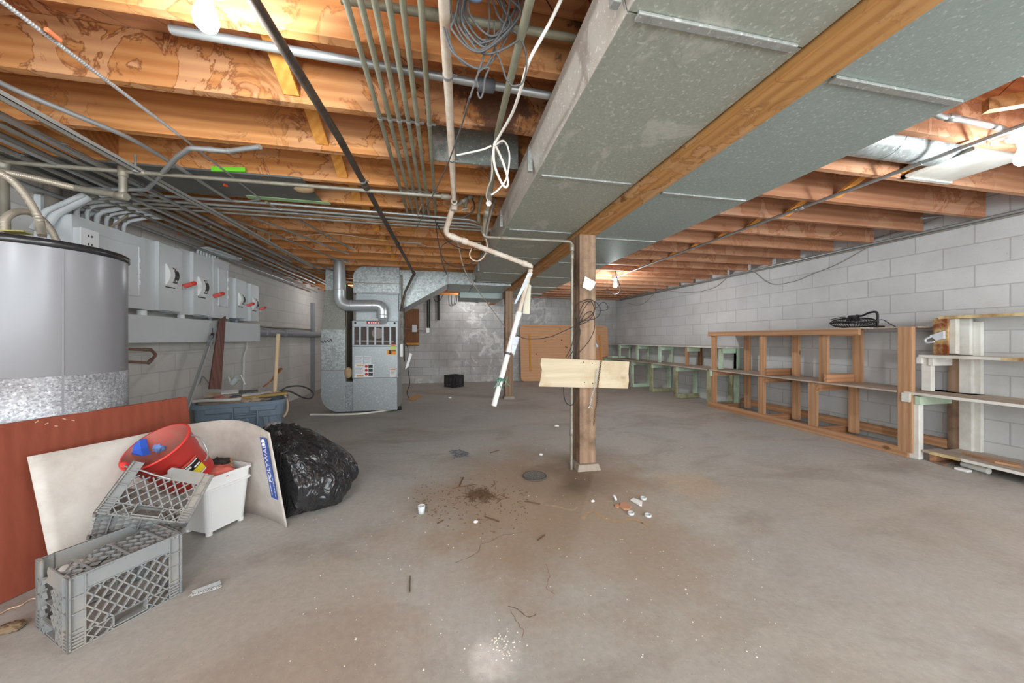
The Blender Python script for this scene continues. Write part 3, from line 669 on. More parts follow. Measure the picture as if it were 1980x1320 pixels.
tag(MB().tube(spline([PD(951, 300, 2.0), PD(951, 340, 2.1), PD(943, 365, 2.25), PD(941, 382, 2.35), PD(949, 395, 2.4)], 8), .005, 8).build('white_cable', CABLEW), 'thin white cord running down beside the capped pipe', 'cord')
# loops beneath the duct corner
for lb, pts, r, m_ in (('black cable looping below the joists left of the duct', [(842, 425), (848, 470), (860, 505), (885, 516), (905, 512), (925, 500), (937, 478), (925, 470)], .004, CABLEB),
                       ('black cable loop sagging under the conduits', [(843, 430), (862, 462), (885, 478), (912, 482), (915, 472), (890, 462), (862, 470), (852, 482), (856, 510), (864, 530)], .004, CABLEB),
                       ('cream cable loop hanging at the far duct corner', [(940, 462), (942, 478), (936, 495), (925, 504), (914, 502), (908, 492), (912, 480)], .006, CABLEC),
                       ('pair of grey cables bending down by the valve', [(903, 335), (908, 372), (917, 395), (914, 408), (900, 418), (888, 420), (870, 418)], .007, CABLEG)):
    tag(MB().tube(spline([PD(u, v, 2.95) for u, v in pts], 8), r, 8).build('cable', m_), lb, 'cable')
rp = [PY(883, 463, 3.4), PY(902, 530, 3.9), PY(938, 580, 4.8), (1.135, 6.28, 1.36)]
tag(MB().tube(spline(rp, 8), .006, 7).build('rope', plain('taut_rope', (176, 164, 150), .6)), 'taut pale rope slanting from the joists to the far post', 'rope')
for lb, pts in (('thin pale wire strung along the far left joists', [(553, 460), (640, 452), (720, 462), (800, 470), (840, 478), (862, 470)]), ('thin pale wire hanging under the near conduits', [(815, 395), (800, 430), (770, 440), (735, 436)])):
    tag(MB().tube(spline([PZ(u, v, 2.2) for u, v in pts], 8), .003, 6).build('wire', CABLEC), lb, 'wire')
for i, (u, v, y) in enumerate(((868, 505, 4.4), (815, 470, 3.8), (930, 470, 3.3))):
    pipe('metal_conduit', 'thin conduit hooked under the joists, ' + ['straight below the tee', 'left of the rope', 'beside the duct corner'][i], 'conduit', [PY(u, v, y), PY(u, v, y) + V((-.25, 0, .0)), PY(u, v, y) + V((-.3, -.05, .03))] if i else [PY(863, 522, 5.3), PY(871, 468, 5.3) ], .0085, EMTD, .04)
# ================================================================ water heater
wh = thing('water_heater', 'tall grey water heater with black lid rim behind the red board', 'water heater', TC)
TANK = plain('grey_tank_enamel', (138, 138, 142), .28, .1, .04, 3, 0, .4)
FOIL_SPARKLE = galv('foil_and_painted_sparkle', (118, 120, 125), (196, 198, 202), rough=.4, metal=.3, speck=1.0, scale=140)  # foil on tape and wrapper; on the tank a painted sparkle
MT = Matrix.Translation(TC)
MB().lathe([(TR - .01, .06), (TR, .07), (TR, TH - .035)], MT, 64).build('jacket', TANK, wh)
MB().lathe([(TR + .001, .35), (TR + .003, .352), (TR + .003, .95), (TR + .001, .952)], MT, 64).build('painted_sparkle_band', FOIL_SPARKLE, wh)  # speckled silver painted on for the tank's glittering reflection
MB().lathe([(TR + .001, TH - .038), (TR + .008, TH - .036), (TR + .008, TH - .006), (TR - .004, TH + .002), (TR - .02, TH)], MT, 64).build('lid_rim', plain('black_rim', (42, 42, 44), .25, 0, .1, 8, 0, .6), wh)
MB().lathe([(TR - .02, TH - .004), (0, TH + .006)], MT, 64).build('lid', GREYPAINTD, wh)
MB().lathe([(0, 0), (TR - .03, 0), (TR - .03, .06), (TR - .01, .07)], MT, 48).build('base_ring', BLACK, wh)
sa = math.atan2(-TC.y, -TC.x) + .23
MB().box((-.003, -.004, 0), (.003, .004, .9)).xform(Matrix.Translation(TC + V((math.cos(sa) * TR, math.sin(sa) * TR, .69))) @ Matrix.Rotation(sa, 4, 'Z')).build('jacket_seam', TANK, wh)
for (u, v, d) in ((80, 452, 1.98), (12, 450, 1.9)):
    p = PD(u, v, d); MB().tube([V((p.x, p.y, TH - .01)), V((p.x, p.y, TH + .06))], .022, 12).build('nipple', CHROME, wh)
q = MB().bar(PD(10, 448, 1.86), PD(55, 450, 1.9), .07, .006).build('manual_card', plain('yellow_card', (186, 176, 96), .6), None); tag(q, 'yellow green card lying on the water heater lid', 'card')
# ================================================================ electrical gear on the left wall
XE = -2.55
def plate(u0, v0, u1, v1): return PX(u0, v0, XE), PX(u1, v1, XE)
def cabinet(name, label, y0, y1, z0, z1, x=XE, door=None, group=None):
    t = thing(name, label, 'electrical box', (-2.65, (y0 + y1) / 2, z0), group)
    MB().box((XL + .002, y0, z0), (x - .012, y1, z1)).build('enclosure', GREYPAINT, t, bevel=.004)
    MB().box((x - .012, y0 - .003, z0 - .003), (x, y1 + .003, z1 + .003)).build('cover', GREYPAINT, t, bevel=.003)
    if door:
        a, b, c, d = door
        dd = MB(); dd.box((x, a, c), (x + .008, b, d)); do = dd.build('door', GREYPAINT, t, bevel=.004)
        m = MB(); r_ = .012
        for lo, hi in (((x + .006, a - .0, c), (x + .013, a + r_, d)), ((x + .006, b - r_, c), (x + .013, b, d)), ((x + .006, a, c), (x + .013, b, c + r_)), ((x + .006, a, d - r_), (x + .013, b, d))): m.box(lo, hi)
        m.build('door_frame', GREYPAINT, do, bevel=.003)
        m = MB()
        for z in (c + .12, (c + d) / 2, d - .12): m.tube([(x + .014, b - .004, z - .02), (x + .014, b - .004, z + .02)], .006, 8)
        m.build('hinge', GREYPAINT, do)
    return t
p1 = cabinet('breaker_panel', 'grey breaker panel with embossed door, first beside the water heater', 2.93, 3.525, 1.40, 2.01, door=(3.09, 3.46, 1.50, 1.93))
p2 = cabinet('breaker_panel', 'narrow grey breaker panel with embossed door beside the second red lever', 4.415, 4.70, 1.38, 2.06, door=(4.49, 4.66, 1.52, 1.97))
LEVER = plain('red_lever', (196, 52, 38), .4, 0, .08, 10, 0, .4)
DARKPL = plain('dark_plate', (66, 66, 68), .45)
def switch(label, y0, y1, z0, z1, c, s, n):
    t = cabinet('safety_switch', label, y0, y1, z0, z1, XE - .03, None, 'safety switches on the left wall')
    yc = y0 + (y1 - y0) * .32
    MB().box((XE - .03, yc, z0 + .004), (XE, y1 - .002, z1 - .004)).build('raised_cover', GREYPAINT, t, bevel=.004)
    MB().box((XE - .03, yc - .012, z0), (XE + .004, yc + .004, z1)).build('cover_lip', GREYPAINT, t, bevel=.002)
    cy, cz = c; w, h = .10 * s, .17 * s                                        # curved handle guide
    m = MB(); k = 8
    for i in range(k):
        f = lambda q: .03 * s * math.sin(PI * q / k) + .008
        za, zb = cz - h / 2 + h * i / k, cz - h / 2 + h * (i + 1) / k
        m.hexa([V((XE, cy - w / 2, za)), V((XE + f(i), cy - w / 2, za)), V((XE + f(i), cy + w / 2, za)), V((XE, cy + w / 2, za))], [V((XE, cy - w / 2, zb)), V((XE + f(i + 1), cy - w / 2, zb)), V((XE + f(i + 1), cy + w / 2, zb)), V((XE, cy + w / 2, zb))])
    g = m.build('handle_guide', WHITEP, t)
    m = MB()
    for i in range(k):
        if i in (0, k - 1): continue
        za, zb = cz - h / 2 + h * i / k, cz - h / 2 + h * (i + 1) / k; e = .0015
        m.hexa([V((XE + f(i), cy - w * .02, za)), V((XE + f(i) + e, cy - w * .02, za)), V((XE + f(i) + e, cy + w * .44, za)), V((XE + f(i), cy + w * .44, za))], [V((XE + f(i + 1), cy - w * .02, zb)), V((XE + f(i + 1) + e, cy - w * .02, zb)), V((XE + f(i + 1) + e, cy + w * .44, zb)), V((XE + f(i + 1), cy + w * .44, zb))])
    dk = m.build('legend_plate', DARKPL, g)
    for wd_, zz in (('ON', cz + h * .27), ('OFF', cz - h * .27)):
        text(wd_, .032 * s, axes((XE + f(2) + .003, cy + w * .2, zz), (0, 1, 0), (0, 0, 1), (1, 0, 0)), WHITEP, 'legend', dk)
    MB().box((XE, cy - .05 * s, cz - h * .62), (XE + .003, cy + .05 * s, cz - h * .57)).build('name_strip', BLACK, t)
    # lever on the right flank
    b0 = V((XE - .02, y1 + .012, cz - h * .42)); t0_ = V((XE + .065 * s, y1 + .04, cz - h * .22))
    lv = MB().bar((XE - .04, y1 + .01, cz - h * .5), b0 + V((.03, 0, .0)), .012, .05).build('lever_arm', CHROME, t)
    m = MB().bar(b0 + V((.02, 0, 0)), t0_, .022 * s, .034 * s); m.ball(t0_, .019 * s, 6); m.build('lever_grip', LEVER, lv, bevel=.004)
    return t
switch('grey safety switch with red lever, first after the water heater panel', 3.54, 3.955, 1.40, 2.03, (3.80, 1.745), 1.15, 1)
switch('grey safety switch with red lever, second after the water heater panel', 3.97, 4.405, 1.39, 2.045, (4.225, 1.70), 1.15, 2)
switch('smaller grey safety switch with red lever, third along the wall', 4.743, 5.065, 1.40, 1.90, (4.935, 1.645), .95, 3)
switch('smaller grey safety switch with red lever, fourth and farthest along the wall', 5.08, 5.375, 1.38, 1.885, (5.26, 1.62), .95, 4)
t = thing('wireway', 'long grey steel wiring trough below the switches', 'wiring trough', (-2.65, 4.2, 1.11))
MB().box((XL + .002, 3.0, 1.112), (XE - .004, 5.40, 1.34)).build('trough', GREYPAINT, t, bevel=.003)
MB().box((XE - .004, 2.99, 1.106), (XE, 5.41, 1.345)).build('cover', GREYPAINT, t, bevel=.002)
for i, (y, r) in enumerate(((3.60, .034), (4.06, .03), (4.5, .022), (5.0, .024))):
    q = MB().tube([(-2.63, y, 1.346), (-2.63, y, 1.395)], r, 16).build('conduit_nipple', WHITEP if i < 2 else GREYPAINTD, t)
g5 = [(-2.67, 5.42, 1.235), (-2.67, 8.3, 1.235)]
wpz2 = pipe('wall_pipe', 'fat grey painted pipe running along the left wall to the return duct', 'pipe', g5, .055, WALLGREYPIPE, joints=(.02, .13, .35), jr=1.12, jl=.05, n=18)
tag(MB().tube(spline([V((XL + .02, 5.45, 1.34)), V((XL + .02, 6.2, 1.325)), V((XL + .02, 7.0, 1.335)), V((XL + .02, 7.9, 1.33))], 6), .012, 8).build('wire', EMTD), 'thin dusty wire strung above the fat grey pipe', 'wire')
tag(MB().box((XL + .002, 7.82, 0), (XL + .05, 7.94, 1.9)).build('wall_channel', WALLGREYPIPE), 'grey vertical channel on the left wall beside the return duct', 'channel')
# conduits dropping into the panels
vc = 'bent conduits dropping into the breaker panels'
for i in range(7):
    y = 2.99 + .075 * i; r = .017 if i in (1, 3) else .0135
    pipe('panel_conduit', f'grey conduit bending down into the panel by the water heater, {ORD[i+1]} of seven', 'conduit', [(-2.64, y, 2.013), (-2.64, y, 2.12 + .01 * (i % 3)), (-2.50, y + .05, 2.19), (-2.38, y + .08, 2.2)], r, GREYPAINT, .09, group=vc)
for i in range(8):
    y = 4.33 + .047 * i
    pipe('panel_conduit', f'grey conduit bending into the panel past the second red lever, {ORD[i+1]} of eight', 'conduit', [(-2.65, y, 2.063 if y > 4.4 else 2.05), (-2.65, y, 2.13), (-2.60, y + .07 + .04 * i, 2.165), (-2.56, y + .3, 2.17)], .0125, GREYPAINT, .08, group=vc)
for i, (u0, u1) in enumerate(((122, 128), (150, 158))):
    y = PX(u1, 440, -2.68).y
    pipe('panel_conduit', ['pale painted conduit bending down the wall behind the hoses, left one', 'pale painted conduit bending down the wall behind the hoses, right one'][i], 'conduit', [(-2.69, y, 1.2), (-2.69, y, 2.10), (-2.66, y + .28, 2.17)], .021, GREYPAINT, .16, n=14)
y = PX(113, 420, -2.66).y
pipe('wall_riser', 'brownish vertical pipe on the wall behind the water heater', 'pipe', [(-2.69, y, .9), (-2.69, y, 2.2)], .04, plain('brown_grey_pipe', (128, 118, 110), .55), n=16)
y = PX(92, 420, -2.70).y
tag(MB().box((XL + .002, y - .03, 1.1), (XL + .04, y + .03, 2.13)).build('wall_strut', GREYPAINT), 'grey vertical strut bolted to the wall behind the hoses', 'strut')
a, b = PX(200, 470, -2.6), PX(228, 388, -2.5)
for k in range(2): pipe('panel_conduit', ['fat grey flexible conduit leaning into the panel side', 'thin grey flexible conduit leaning into the panel side'][k], 'conduit', [V((-2.66, 2.86 - .05 * k, 1.86)), V((-2.62, 2.9 - .05 * k, 2.0)), V((-2.5, 2.98 - .03 * k, 2.16))], [.03, .016][k], GREYPAINT, .08, n=14)
j0 = PX(158, 468, -2.5)
jb = thing('junction_box', 'small white outlet box beside the water heater rim', 'electrical box', (-2.55, j0.y + .08, 1.72))
yy = PX(192, 470, -2.5).y
MB().box((XL + .002, j0.y, 1.78), (-2.51, yy + .0, 1.925)).build('box', GREYPAINT, jb, bevel=.003)
MB().box((-2.51, j0.y - .003, 1.777), (-2.503, yy + .003, 1.928)).build('cover', WHITEP, jb, bevel=.002)
m = MB()
for dz in (.03, -.03):
    for dy in (-.012, .012): m.box((-2.503, (j0.y + yy) / 2 + dy - .003, 1.85 + dz - .008), (-2.501, (j0.y + yy) / 2 + dy + .003, 1.85 + dz + .008))
m.build('socket_slot', BLACK, jb)
pipe('wooden_stick', 'tan stick slanting from the junction box up to the conduits', 'stick', [PD(196, 452, 2.62), PD(270, 400, 2.9), PD(345, 385, 3.1)], .008, plain('tan_stick', (160, 146, 128), .6), .2)
hp = [PX(u, v, -2.6) for u, v in ((244, 673), (292, 676), (302, 686), (287, 701), (246, 697))]
hp[0].x = hp[-1].x = -2.74
pipe('pipe_loop', 'brown metal pipe loop sticking out of the wall below the trough', 'pipe', hp, .0125, plain('rusty_loop', (112, 100, 92), .5, .3, .2, 20, 0, .4, dirt=(140, 84, 56), dfac=.8), .02, joints=(.36, .62), jr=1.25)
tag(MB().box((XL, 3.2, .985), (XL + .008, 5.0, 1.005)).build('wall_ledge', WALLL), 'thin painted ledge line on the block wall under the trough', 'ledge')
yv = PX(473, 690, XL + .02).y
pipe('panel_conduit', 'white painted conduit running down the wall below the trough end', 'conduit', [(XL + .025, yv + .06, 1.1), (XL + .025, yv + .04, 1.0), (XL + .025, yv - .03, .9), (XL + .025, yv - .03, .35)], .014, plain('wall_white_paint', (206, 204, 200), .6), .06)
# ================================================================ furnace
YF0 = 5.55
fx = lambda u, v, y=YF0: PY(u, v, y)
def zy(v, y=YF0, u=725): return PY(u, v, y).z
X0, X1 = fx(681, 700).x, fx(769, 700).x
fu = thing('furnace', 'grey gas furnace with louvered top panel and warning stickers', 'furnace', ((X0 + X1) / 2, YF0 + .35, 0))
zb, zt, zm, zl = zy(731), zy(620), zy(669), zy(625)
MB().box((X0 + .01, YF0 + .01, .03), (X1 - .01, YF0 + .72, zb)).build('base_box', SHEETM, fu, bevel=.005)
m = MB(); e = .004
for a, b in (((X0 + .01, .03), (X1 - .01, zb)), ((X0 + .01, zb), (X1 - .01, .03))): m.bar((a[0], YF0 + .0095, a[1]), (b[0], YF0 + .0095, b[1]), .004, .02, up=(0, 1, 0))
m.build('cross_brake', SHEETM, fu)
MB().box((X0 - .005, YF0 + .02, zb), (X1 + .005, YF0 + .74, zt)).build('cabinet', SHEETM, fu, bevel=.004)
MB().box((X0, YF0 - .005, zb + .008), (X1, YF0 + .02, zm - .006)).build('lower_panel', SHEETM, fu, bevel=.006)
m = MB(); zA, zB = zm + .02, zl - .055
m.box((X0, YF0 - .005, zm), (X1, YF0 + .02, zA)); m.box((X0, YF0 - .005, zB), (X1, YF0 + .02, zt - .004))
n = 6; wd_ = (X1 - X0) / n
for i in range(n + 1):
    xx = X0 + wd_ * i; hw = .014 if 0 < i < n else .03
    m.box((max(X0, xx - hw), YF0 - .005, zA), (min(X1, xx + hw), YF0 + .02, zB))
lp_ = m.build('louver_panel', SHEETM, fu, bevel=.003)
MB().box((X0 + .02, YF0 + .018, zA - .01), (X1 - .02, YF0 + .0195, zB + .01)).build('dark_interior', plain('furnace_inside', (86, 76, 72), .8, 0, .5, 22), lp_)
m = MB(); cx = X0 + wd_ * 3.3; m.disc((cx, YF0 + .012, (zA + zB) / 2 + .04), (0, -1, 0), .085, 28, 0, .005); m.disc((cx, YF0 + .006, (zA + zB) / 2 + .04), (0, -1, 0), .03, 20, 0, .004); m.bar((X0 + .06, YF0 + .012, zA + .06), (X1 - .06, YF0 + .012, zA + .05), .006, .03)
m.build('burner_parts', plain('burner_grey', (128, 118, 114), .5, .4), lp_)
for sx in (X0 + .045, X1 - .045): MB().disc((sx, YF0 - .005, zt - .035), (0, -1, 0), .016, 16, 0, .006).build('fastener', BLACK, lp_)
def sticker(u0, v0, u1, v1, rgb, nm='sticker', par=None, off=.0065):
    a, b = fx(u0, v0), fx(u1, v1); c = plain(nm, rgb, .5, 0, .04, 20)
    return MB().box((a.x, YF0 - off, b.z), (b.x, YF0 - off + .001, a.z)).build(nm, c, par or fu)
st = sticker(709, 620.5, 739, 627, (170, 62, 58), 'brand_sticker')
m = MB(); a, b = fx(711, 621.5), fx(716, 626)
m.disc(((a.x + b.x) / 2, YF0 - .0068, (a.z + b.z) / 2), (0, -1, 0), .014, 12, 0, .001)
for i in range(5): m.box((b.x + .01 + i * .026, YF0 - .0072, b.z + .008 + .003 * (i % 2)), (b.x + .028 + i * .026, YF0 - .0066, a.z - .012))
m.build('brand_marks', WHITEP, st)
for a in ((757, 665, 764, 668.5, (226, 110, 100)), (754.5, 669.5, 766, 675, (190, 214, 96)), (748, 676, 766, 685, (232, 150, 42)), (685.5, 688, 702, 704, (216, 218, 220)), (703.5, 688, 718, 704, (214, 216, 218)), (754, 713, 765.5, 728.5, (220, 218, 214))): sticker(*a)
wt = sticker(685.5, 704.5, 722, 728.5, (226, 226, 226), 'warning_table')
for a in ((690, 705.2, 704, 707, (206, 150, 60)), (690, 725, 703, 727.8, (214, 140, 70)), (754.5, 713.5, 765, 715, (226, 120, 80)), (752, 677, 757, 684, (60, 52, 40)), (758, 677.2, 765.5, 678.6, (90, 60, 30))): sticker(*a, nm='sticker_print', par=wt, off=.008)
for v in (708, 715.5, 723):
    p = fx(708.5, v); MB().disc((p.x, YF0 - .0066, p.z), (0, -1, 0), .022, 16, 0, .002).build('red_symbol', LEVER, wt)
    sticker(712.5, v - 3, 721, v + 3, (52, 58, 58), 'dark_cell', wt, .0075)
m = MB()
for (u0, u1, v0, v1, k) in ((687, 701, 690, 702, 5), (705, 717, 690, 702, 5), (687, 703, 709, 723, 6), (755.5, 764.5, 717, 726, 4)):
    for i in range(k):
        a, b = fx(u0, v0 + (v1 - v0) * i / k), fx(u1 - (i % 3) * 1.5, v0 + (v1 - v0) * i / k + .6); m.box((a.x, YF0 - .0084, b.z), (b.x, YF0 - .0075, a.z))
m.build('fine_print', plain('print_grey', (150, 152, 158), .6), wt)
# supply plenum and elbow above the cabinet
px0, px1 = fx(686.5, 590).x, fx(770, 590).x; z5 = zy(566)
MB().box((px0, YF0 + .05, zt), (px1, YF0 + .7, z5)).build('plenum', SHEETM, fu, bevel=.004)
MB().box((px0 - .03, YF0 + .02, z5 - .012), (px1 + .012, YF0 + .72, z5 + .012)).build('foil_tape_seam', FOIL_SPARKLE, fu, bevel=.003)
zc, zd = zy(547), zy(514)
MB().box((px0 - .035, YF0 + .03, z5 + .012), (px1 + .012, YF0 + .72, zc)).build('elbow_lower', SPANGLE, fu, bevel=.003)
m = MB(); pts = [V((px0 - .035, YF0 + .03, zc + .006)), V((px1 + .012, YF0 + .03, zc + .006)), V((px1 + .012, YF0 + .03, zd))]
for i in range(7):
    a = PI / 2 + PI / 2 * i / 6; r_ = .18; pts.append(V((px0 - .035 + r_ + r_ * math.cos(a), YF0 + .03, zd - r_ + r_ * math.sin(a))))
m.prism(pts, (0, .69, 0)); m.build('elbow_upper', SPANGLE, fu)
MB().box((px0 - .038, YF0 + .024, zc - .004), (px1 + .015, YF0 + .72, zc + .008)).build('elbow_seam', EMTD, fu)
# vent pipe
yv = YF0 - .10; P = lambda u, v: PY(u, v, yv)
va, vb_, vc_, vd = P(656.5, 503), P(656.5, 591), P(739, 590), P(739, 615)
vp = thing('vent_pipe', 'shiny flue pipe elbowing from the joists to the furnace top', 'pipe', vd)
MB().tube([va, vb_, vc_, vd], .083, 24, .15).build('flue', CHROME, vp)
for p, d in ((P(656.5, 560), (0, 0, 1)), (P(680, 590.5), (1, 0, 0)), (P(722, 590.3), (1, 0, 0)), (P(739, 609), (0, 0, 1))): fitting(vp, p, d, .0865, .008, CHROME, 'band')
MB().lathe([(.11, -.03), (.118, -.03), (.118, .03), (.085, .035)], Matrix.Translation(P(656.5, 502)), 28).build('collar', SHEETM, vp)
MB().tube([vd + V((0, .0, .01)), vd + V((0, 0.06, -.04))], .06, 20).build('draft_collar', CHROME, vp)
# return duct on the left
yr = 5.62; Q = lambda u, v: PY(u, v, yr)
rd = thing('return_duct', 'galvanized return duct with round bottom corner left of the furnace', 'duct', (Q(645, 795).x, yr + .3, 0))
xa, xb, xc = Q(621, 700).x, Q(668, 700).x, X0 + .005
x2a, x2b = Q(629, 530).x, Q(647, 530).x
zt_, z1_, z2_, z3_ = Q(640, 512).z, Q(640, 561).z, Q(640, 635).z, Q(640, 715).z
dp = .42
MB().box((x2a, yr, z1_), (x2b + .02, yr + dp, min(zt_, 2.235))).build('upper_section', SPANGLE, rd, bevel=.003)
MB().hexa([V((xa, yr, z2_)), V((xb, yr, z2_)), V((xb, yr + dp, z2_)), V((xa, yr + dp, z2_))], [V((x2a, yr, z1_)), V((xb - .02, yr, z1_)), V((xb - .02, yr + dp, z1_)), V((x2a, yr + dp, z1_))]).build('taper', galv('dull_galv', (132, 132, 122), (158, 158, 150), speck=.8, scale=60), rd)
MB().box((xa - .008, yr - .006, z2_ - .012), (xb + .008, yr + dp, z2_ + .006)).build('joint_band', EMTD, rd)
MB().box((xa, yr, z3_), (xb, yr + dp, z2_ - .012)).build('middle_section', SPANGLE, rd, bevel=.003)
MB().box((xa - .006, yr - .006, z3_ - .012), (xb + .006, yr + dp, z3_ + .002)).build('joint_band', EMTD, rd)
m = MB(); r_ = .26; pts = [V((xa, yr, z3_ - .012)), V((xb, yr, z3_ - .012)), V((xb, yr, .02))]
for i in range(9):
    a = -PI / 2 - PI / 2 * i / 8; pts.append(V((xa + r_ + r_ * math.cos(a), yr, .02 + r_ + r_ * math.sin(a))))
m.prism(pts[::-1], (0, dp, 0)); m.build('boot', SHEETM, rd)
MB().box((xb, yr - .004, .02), (xc + .01, yr + dp, .02 + .46)).build('connector', FOIL_SPARKLE, rd, bevel=.003)
MB().box((xb + .001, yr + .02, .48), (xb + .012, yr + dp, z1_ + .1)).build('side_skin', plain('dark_brown_steel', (122, 112, 96), .6, .2, .15, 8), rd)  # side sheet coloured a darker brown than the duct front
m = MB(); ink = [Q(u, v) + V((0, -.004, 0)) for u, v in ((622, 658), (625, 663), (628, 657), (630, 662), (634, 657), (636, 661), (640, 655), (641, 660))]
m.tube(spline(ink, 4), .004, 5); m.build('pen_scribble', BLACK, rd)
q = MB().ball(V((X0 - .07, YF0 + .06, zy(720))), .075, 8, 0, (.8, .6, 1.15)).build('insulation_wad', INSUL); tag(q, 'crumpled tan wad wedged between return duct and furnace', 'insulation')
# transverse trunk from the furnace to the ducts
yt = 5.62; T = lambda u, v: PY(u, v, yt)
tr = thing('trunk_duct', 'spangled sheet metal trunk duct from the furnace to the wide ducts', 'duct', T(866, 549))
xk, xe, xs = T(866, 549).x, 1.12, X1 + .015
zlo, zhi, zs = T(866, 549).z, 2.234, T(778, 600).z
m = MB(); m.box((xk, yt, zlo), (T(915, 540).x, yt + .9, zhi)); m.build('level_section', SPANGLE, tr, bevel=.003)
MB().box((T(915, 540).x + .004, yt + .002, zlo), (.46, yt + .9, zhi)).box((.46, yt + .002, zlo), (1.12, yt + .9, 2.077)).build('end_section', SPANGLE, tr, bevel=.003)
m = MB(); pts = [V((xs, yt, zhi)), V((xs, yt, zs)), V((xk - .004, yt, zlo)), V((xk - .004, yt, zhi))]; m.prism(pts, (0, .6, 0)); m.build('sloped_section', SPANGLE, tr)
for xx in (xk, T(915, 540).x): MB().box((xx - .012, yt - .008, zlo - .004), (xx + .012, yt + .5, zhi)).build('joint_band', SEAM, tr)
o = MB().box((.3, 6.56, 1.93), (1.13, 7.3, 2.07)).build('lower_duct_box', DUCTB, tr)
# gas train, cords by the furnace
gx = X1 + .05
gp_ = pipe('gas_riser', 'thin gas pipe with fittings running down the right side of the furnace', 'pipe', [(gx, YF0 + .02, 2.15), (gx + .01, YF0 + .0, 1.6), (gx + .012, YF0, .62), (gx - .04, YF0 + .02, .56)], .013, PIPEZ, .03, joints=(.3, .4, .5, .62, .7, .8), jr=1.5)
pipe('gas_riser', 'second dull pipe beside the gas riser', 'pipe', [(gx + .035, YF0 + .1, 2.2), (gx + .04, YF0 + .1, .78)], .011, BLACKP, joints=(.5,), jr=1.4)
q = MB().box((gx - .012, YF0 - .03, .86), (gx + .03, YF0 + .0, 1.06)).build('gas_valve', WHITEP, gp_, bevel=.006)
pc = pipe('power_cord', 'black power cord dangling beside the furnace cabinet', 'cord', spline([V((gx + .03, YF0 + .02, 1.1)), V((gx + .1, YF0, 1.0)), V((gx + .1, YF0, .7)), V((gx + .13, YF0, .45)), V((gx + .09, YF0, .3)), V((gx + .12, YF0, .2))], 8), .006, CABLEB)
m = MB(); a = V((gx + .06, YF0 - .02, .66)); m.hexa([a, a + V((.05, 0, .04)), a + V((.11, 0, .24)), a + V((.07, 0, .26))], [p + V((0, .003, 0)) for p in (a, a + V((.05, 0, .04)), a + V((.11, 0, .24)), a + V((.07, 0, .26)))]); m.build('paper_tag', WHITEP, pc)
wf = [PD(605, 804, 4.7), PD(640, 803, 4.9), PD(700, 799, 5.1), PD(745, 795, 5.3), PD(758, 793, 5.35)]
wf = [V((p.x, p.y, .014)) for p in (PZ(600, 803, 0), PZ(650, 803, 0), PZ(700, 801, 0), PZ(742, 795.5, 0), PZ(762, 792, 0))]
fp = tag(MB().tube(spline(wf, 8), .014, 10).build('drain_hose', CABLEW), 'white hose lying on the floor in front of the furnace', 'hose')
p = PZ(763, 793, 0); MB().tube([V((p.x - .03, p.y - .01, .03)), V((p.x + .1, p.y + .02, .03))], .03, 12).build('black_end', BLACK, fp)
# ================================================================ far wall things
BRN = wood('brown_plywood', (132, 92, 62), (104, 68, 44), axis=2)
bb = thing('backing_board', 'dark brown plywood backing board on the far wall beside the furnace', 'board', PY(797, 668, 8.98))
a, b = PY(783, 597, 8.97), PY(810, 668, 8.97)
MB().box((a.x, 8.965, b.z), (b.x, 8.998, a.z)).build('board', BRN, bb)
MB().box((a.x, 8.955, b.z + .02), (b.x, 8.966, b.z + .07)).build('batten', BRACE, bb)
q = MB(); a, b = PY(797, 628, 8.93), PY(806, 642, 8.93); q.box((a.x, 8.90, b.z), (b.x, 8.964, a.z)); q = q.build('junction_box', GREYPAINT, bevel=.004); tag(q, 'small grey junction box on the brown backing board', 'electrical box')
pipe('metal_conduit', 'short conduit joining the junction box to the far outlet', 'conduit', [(PY(797, 636, 8.95).x - .2, 8.95, PY(800, 636, 8.95).z), (PY(797, 636, 8.95).x, 8.95, PY(800, 636, 8.95).z), PY(826, 640, 8.97)], .012, EMTD)
a, b = PY(824, 633, 8.97), PY(830, 643, 8.97)
q = MB().box((a.x, 8.95, b.z), (b.x, 8.998, a.z)).build('wall_outlet', WHITEP, bevel=.004); tag(q, 'small white outlet on the far block wall', 'outlet')
for i, (u, v0, v1) in enumerate(((827, 570, 634), (830.5, 570, 634), (848, 565, 619))):
    a, b = PY(u, v0, 8.95), PY(u, v1, 8.95)
    pipe('black_conduit', ['black vertical conduit over the outlet, left of the pair', 'black vertical conduit over the outlet, right of the pair', 'short black vertical pipe right of the outlet conduits'][i], 'conduit', [a, b], [.018, .018, .028][i], BLACK)
for i, pts in enumerate((((836, 568), (842, 582), (851, 580), (858, 565)), ((873, 566), (874, 588), (882, 586), (884, 568)), ((903, 568), (910, 580), (924, 585)))):
    tag(MB().tube(spline([PY(u, v, 8.9) for u, v in pts], 6), .009, 6).build('cable', CABLEB), ['black cable sagging by the short black pipe', 'black cable loop in the middle under the trunk duct', 'black cable loop at the right under the trunk duct'][i], 'cable')
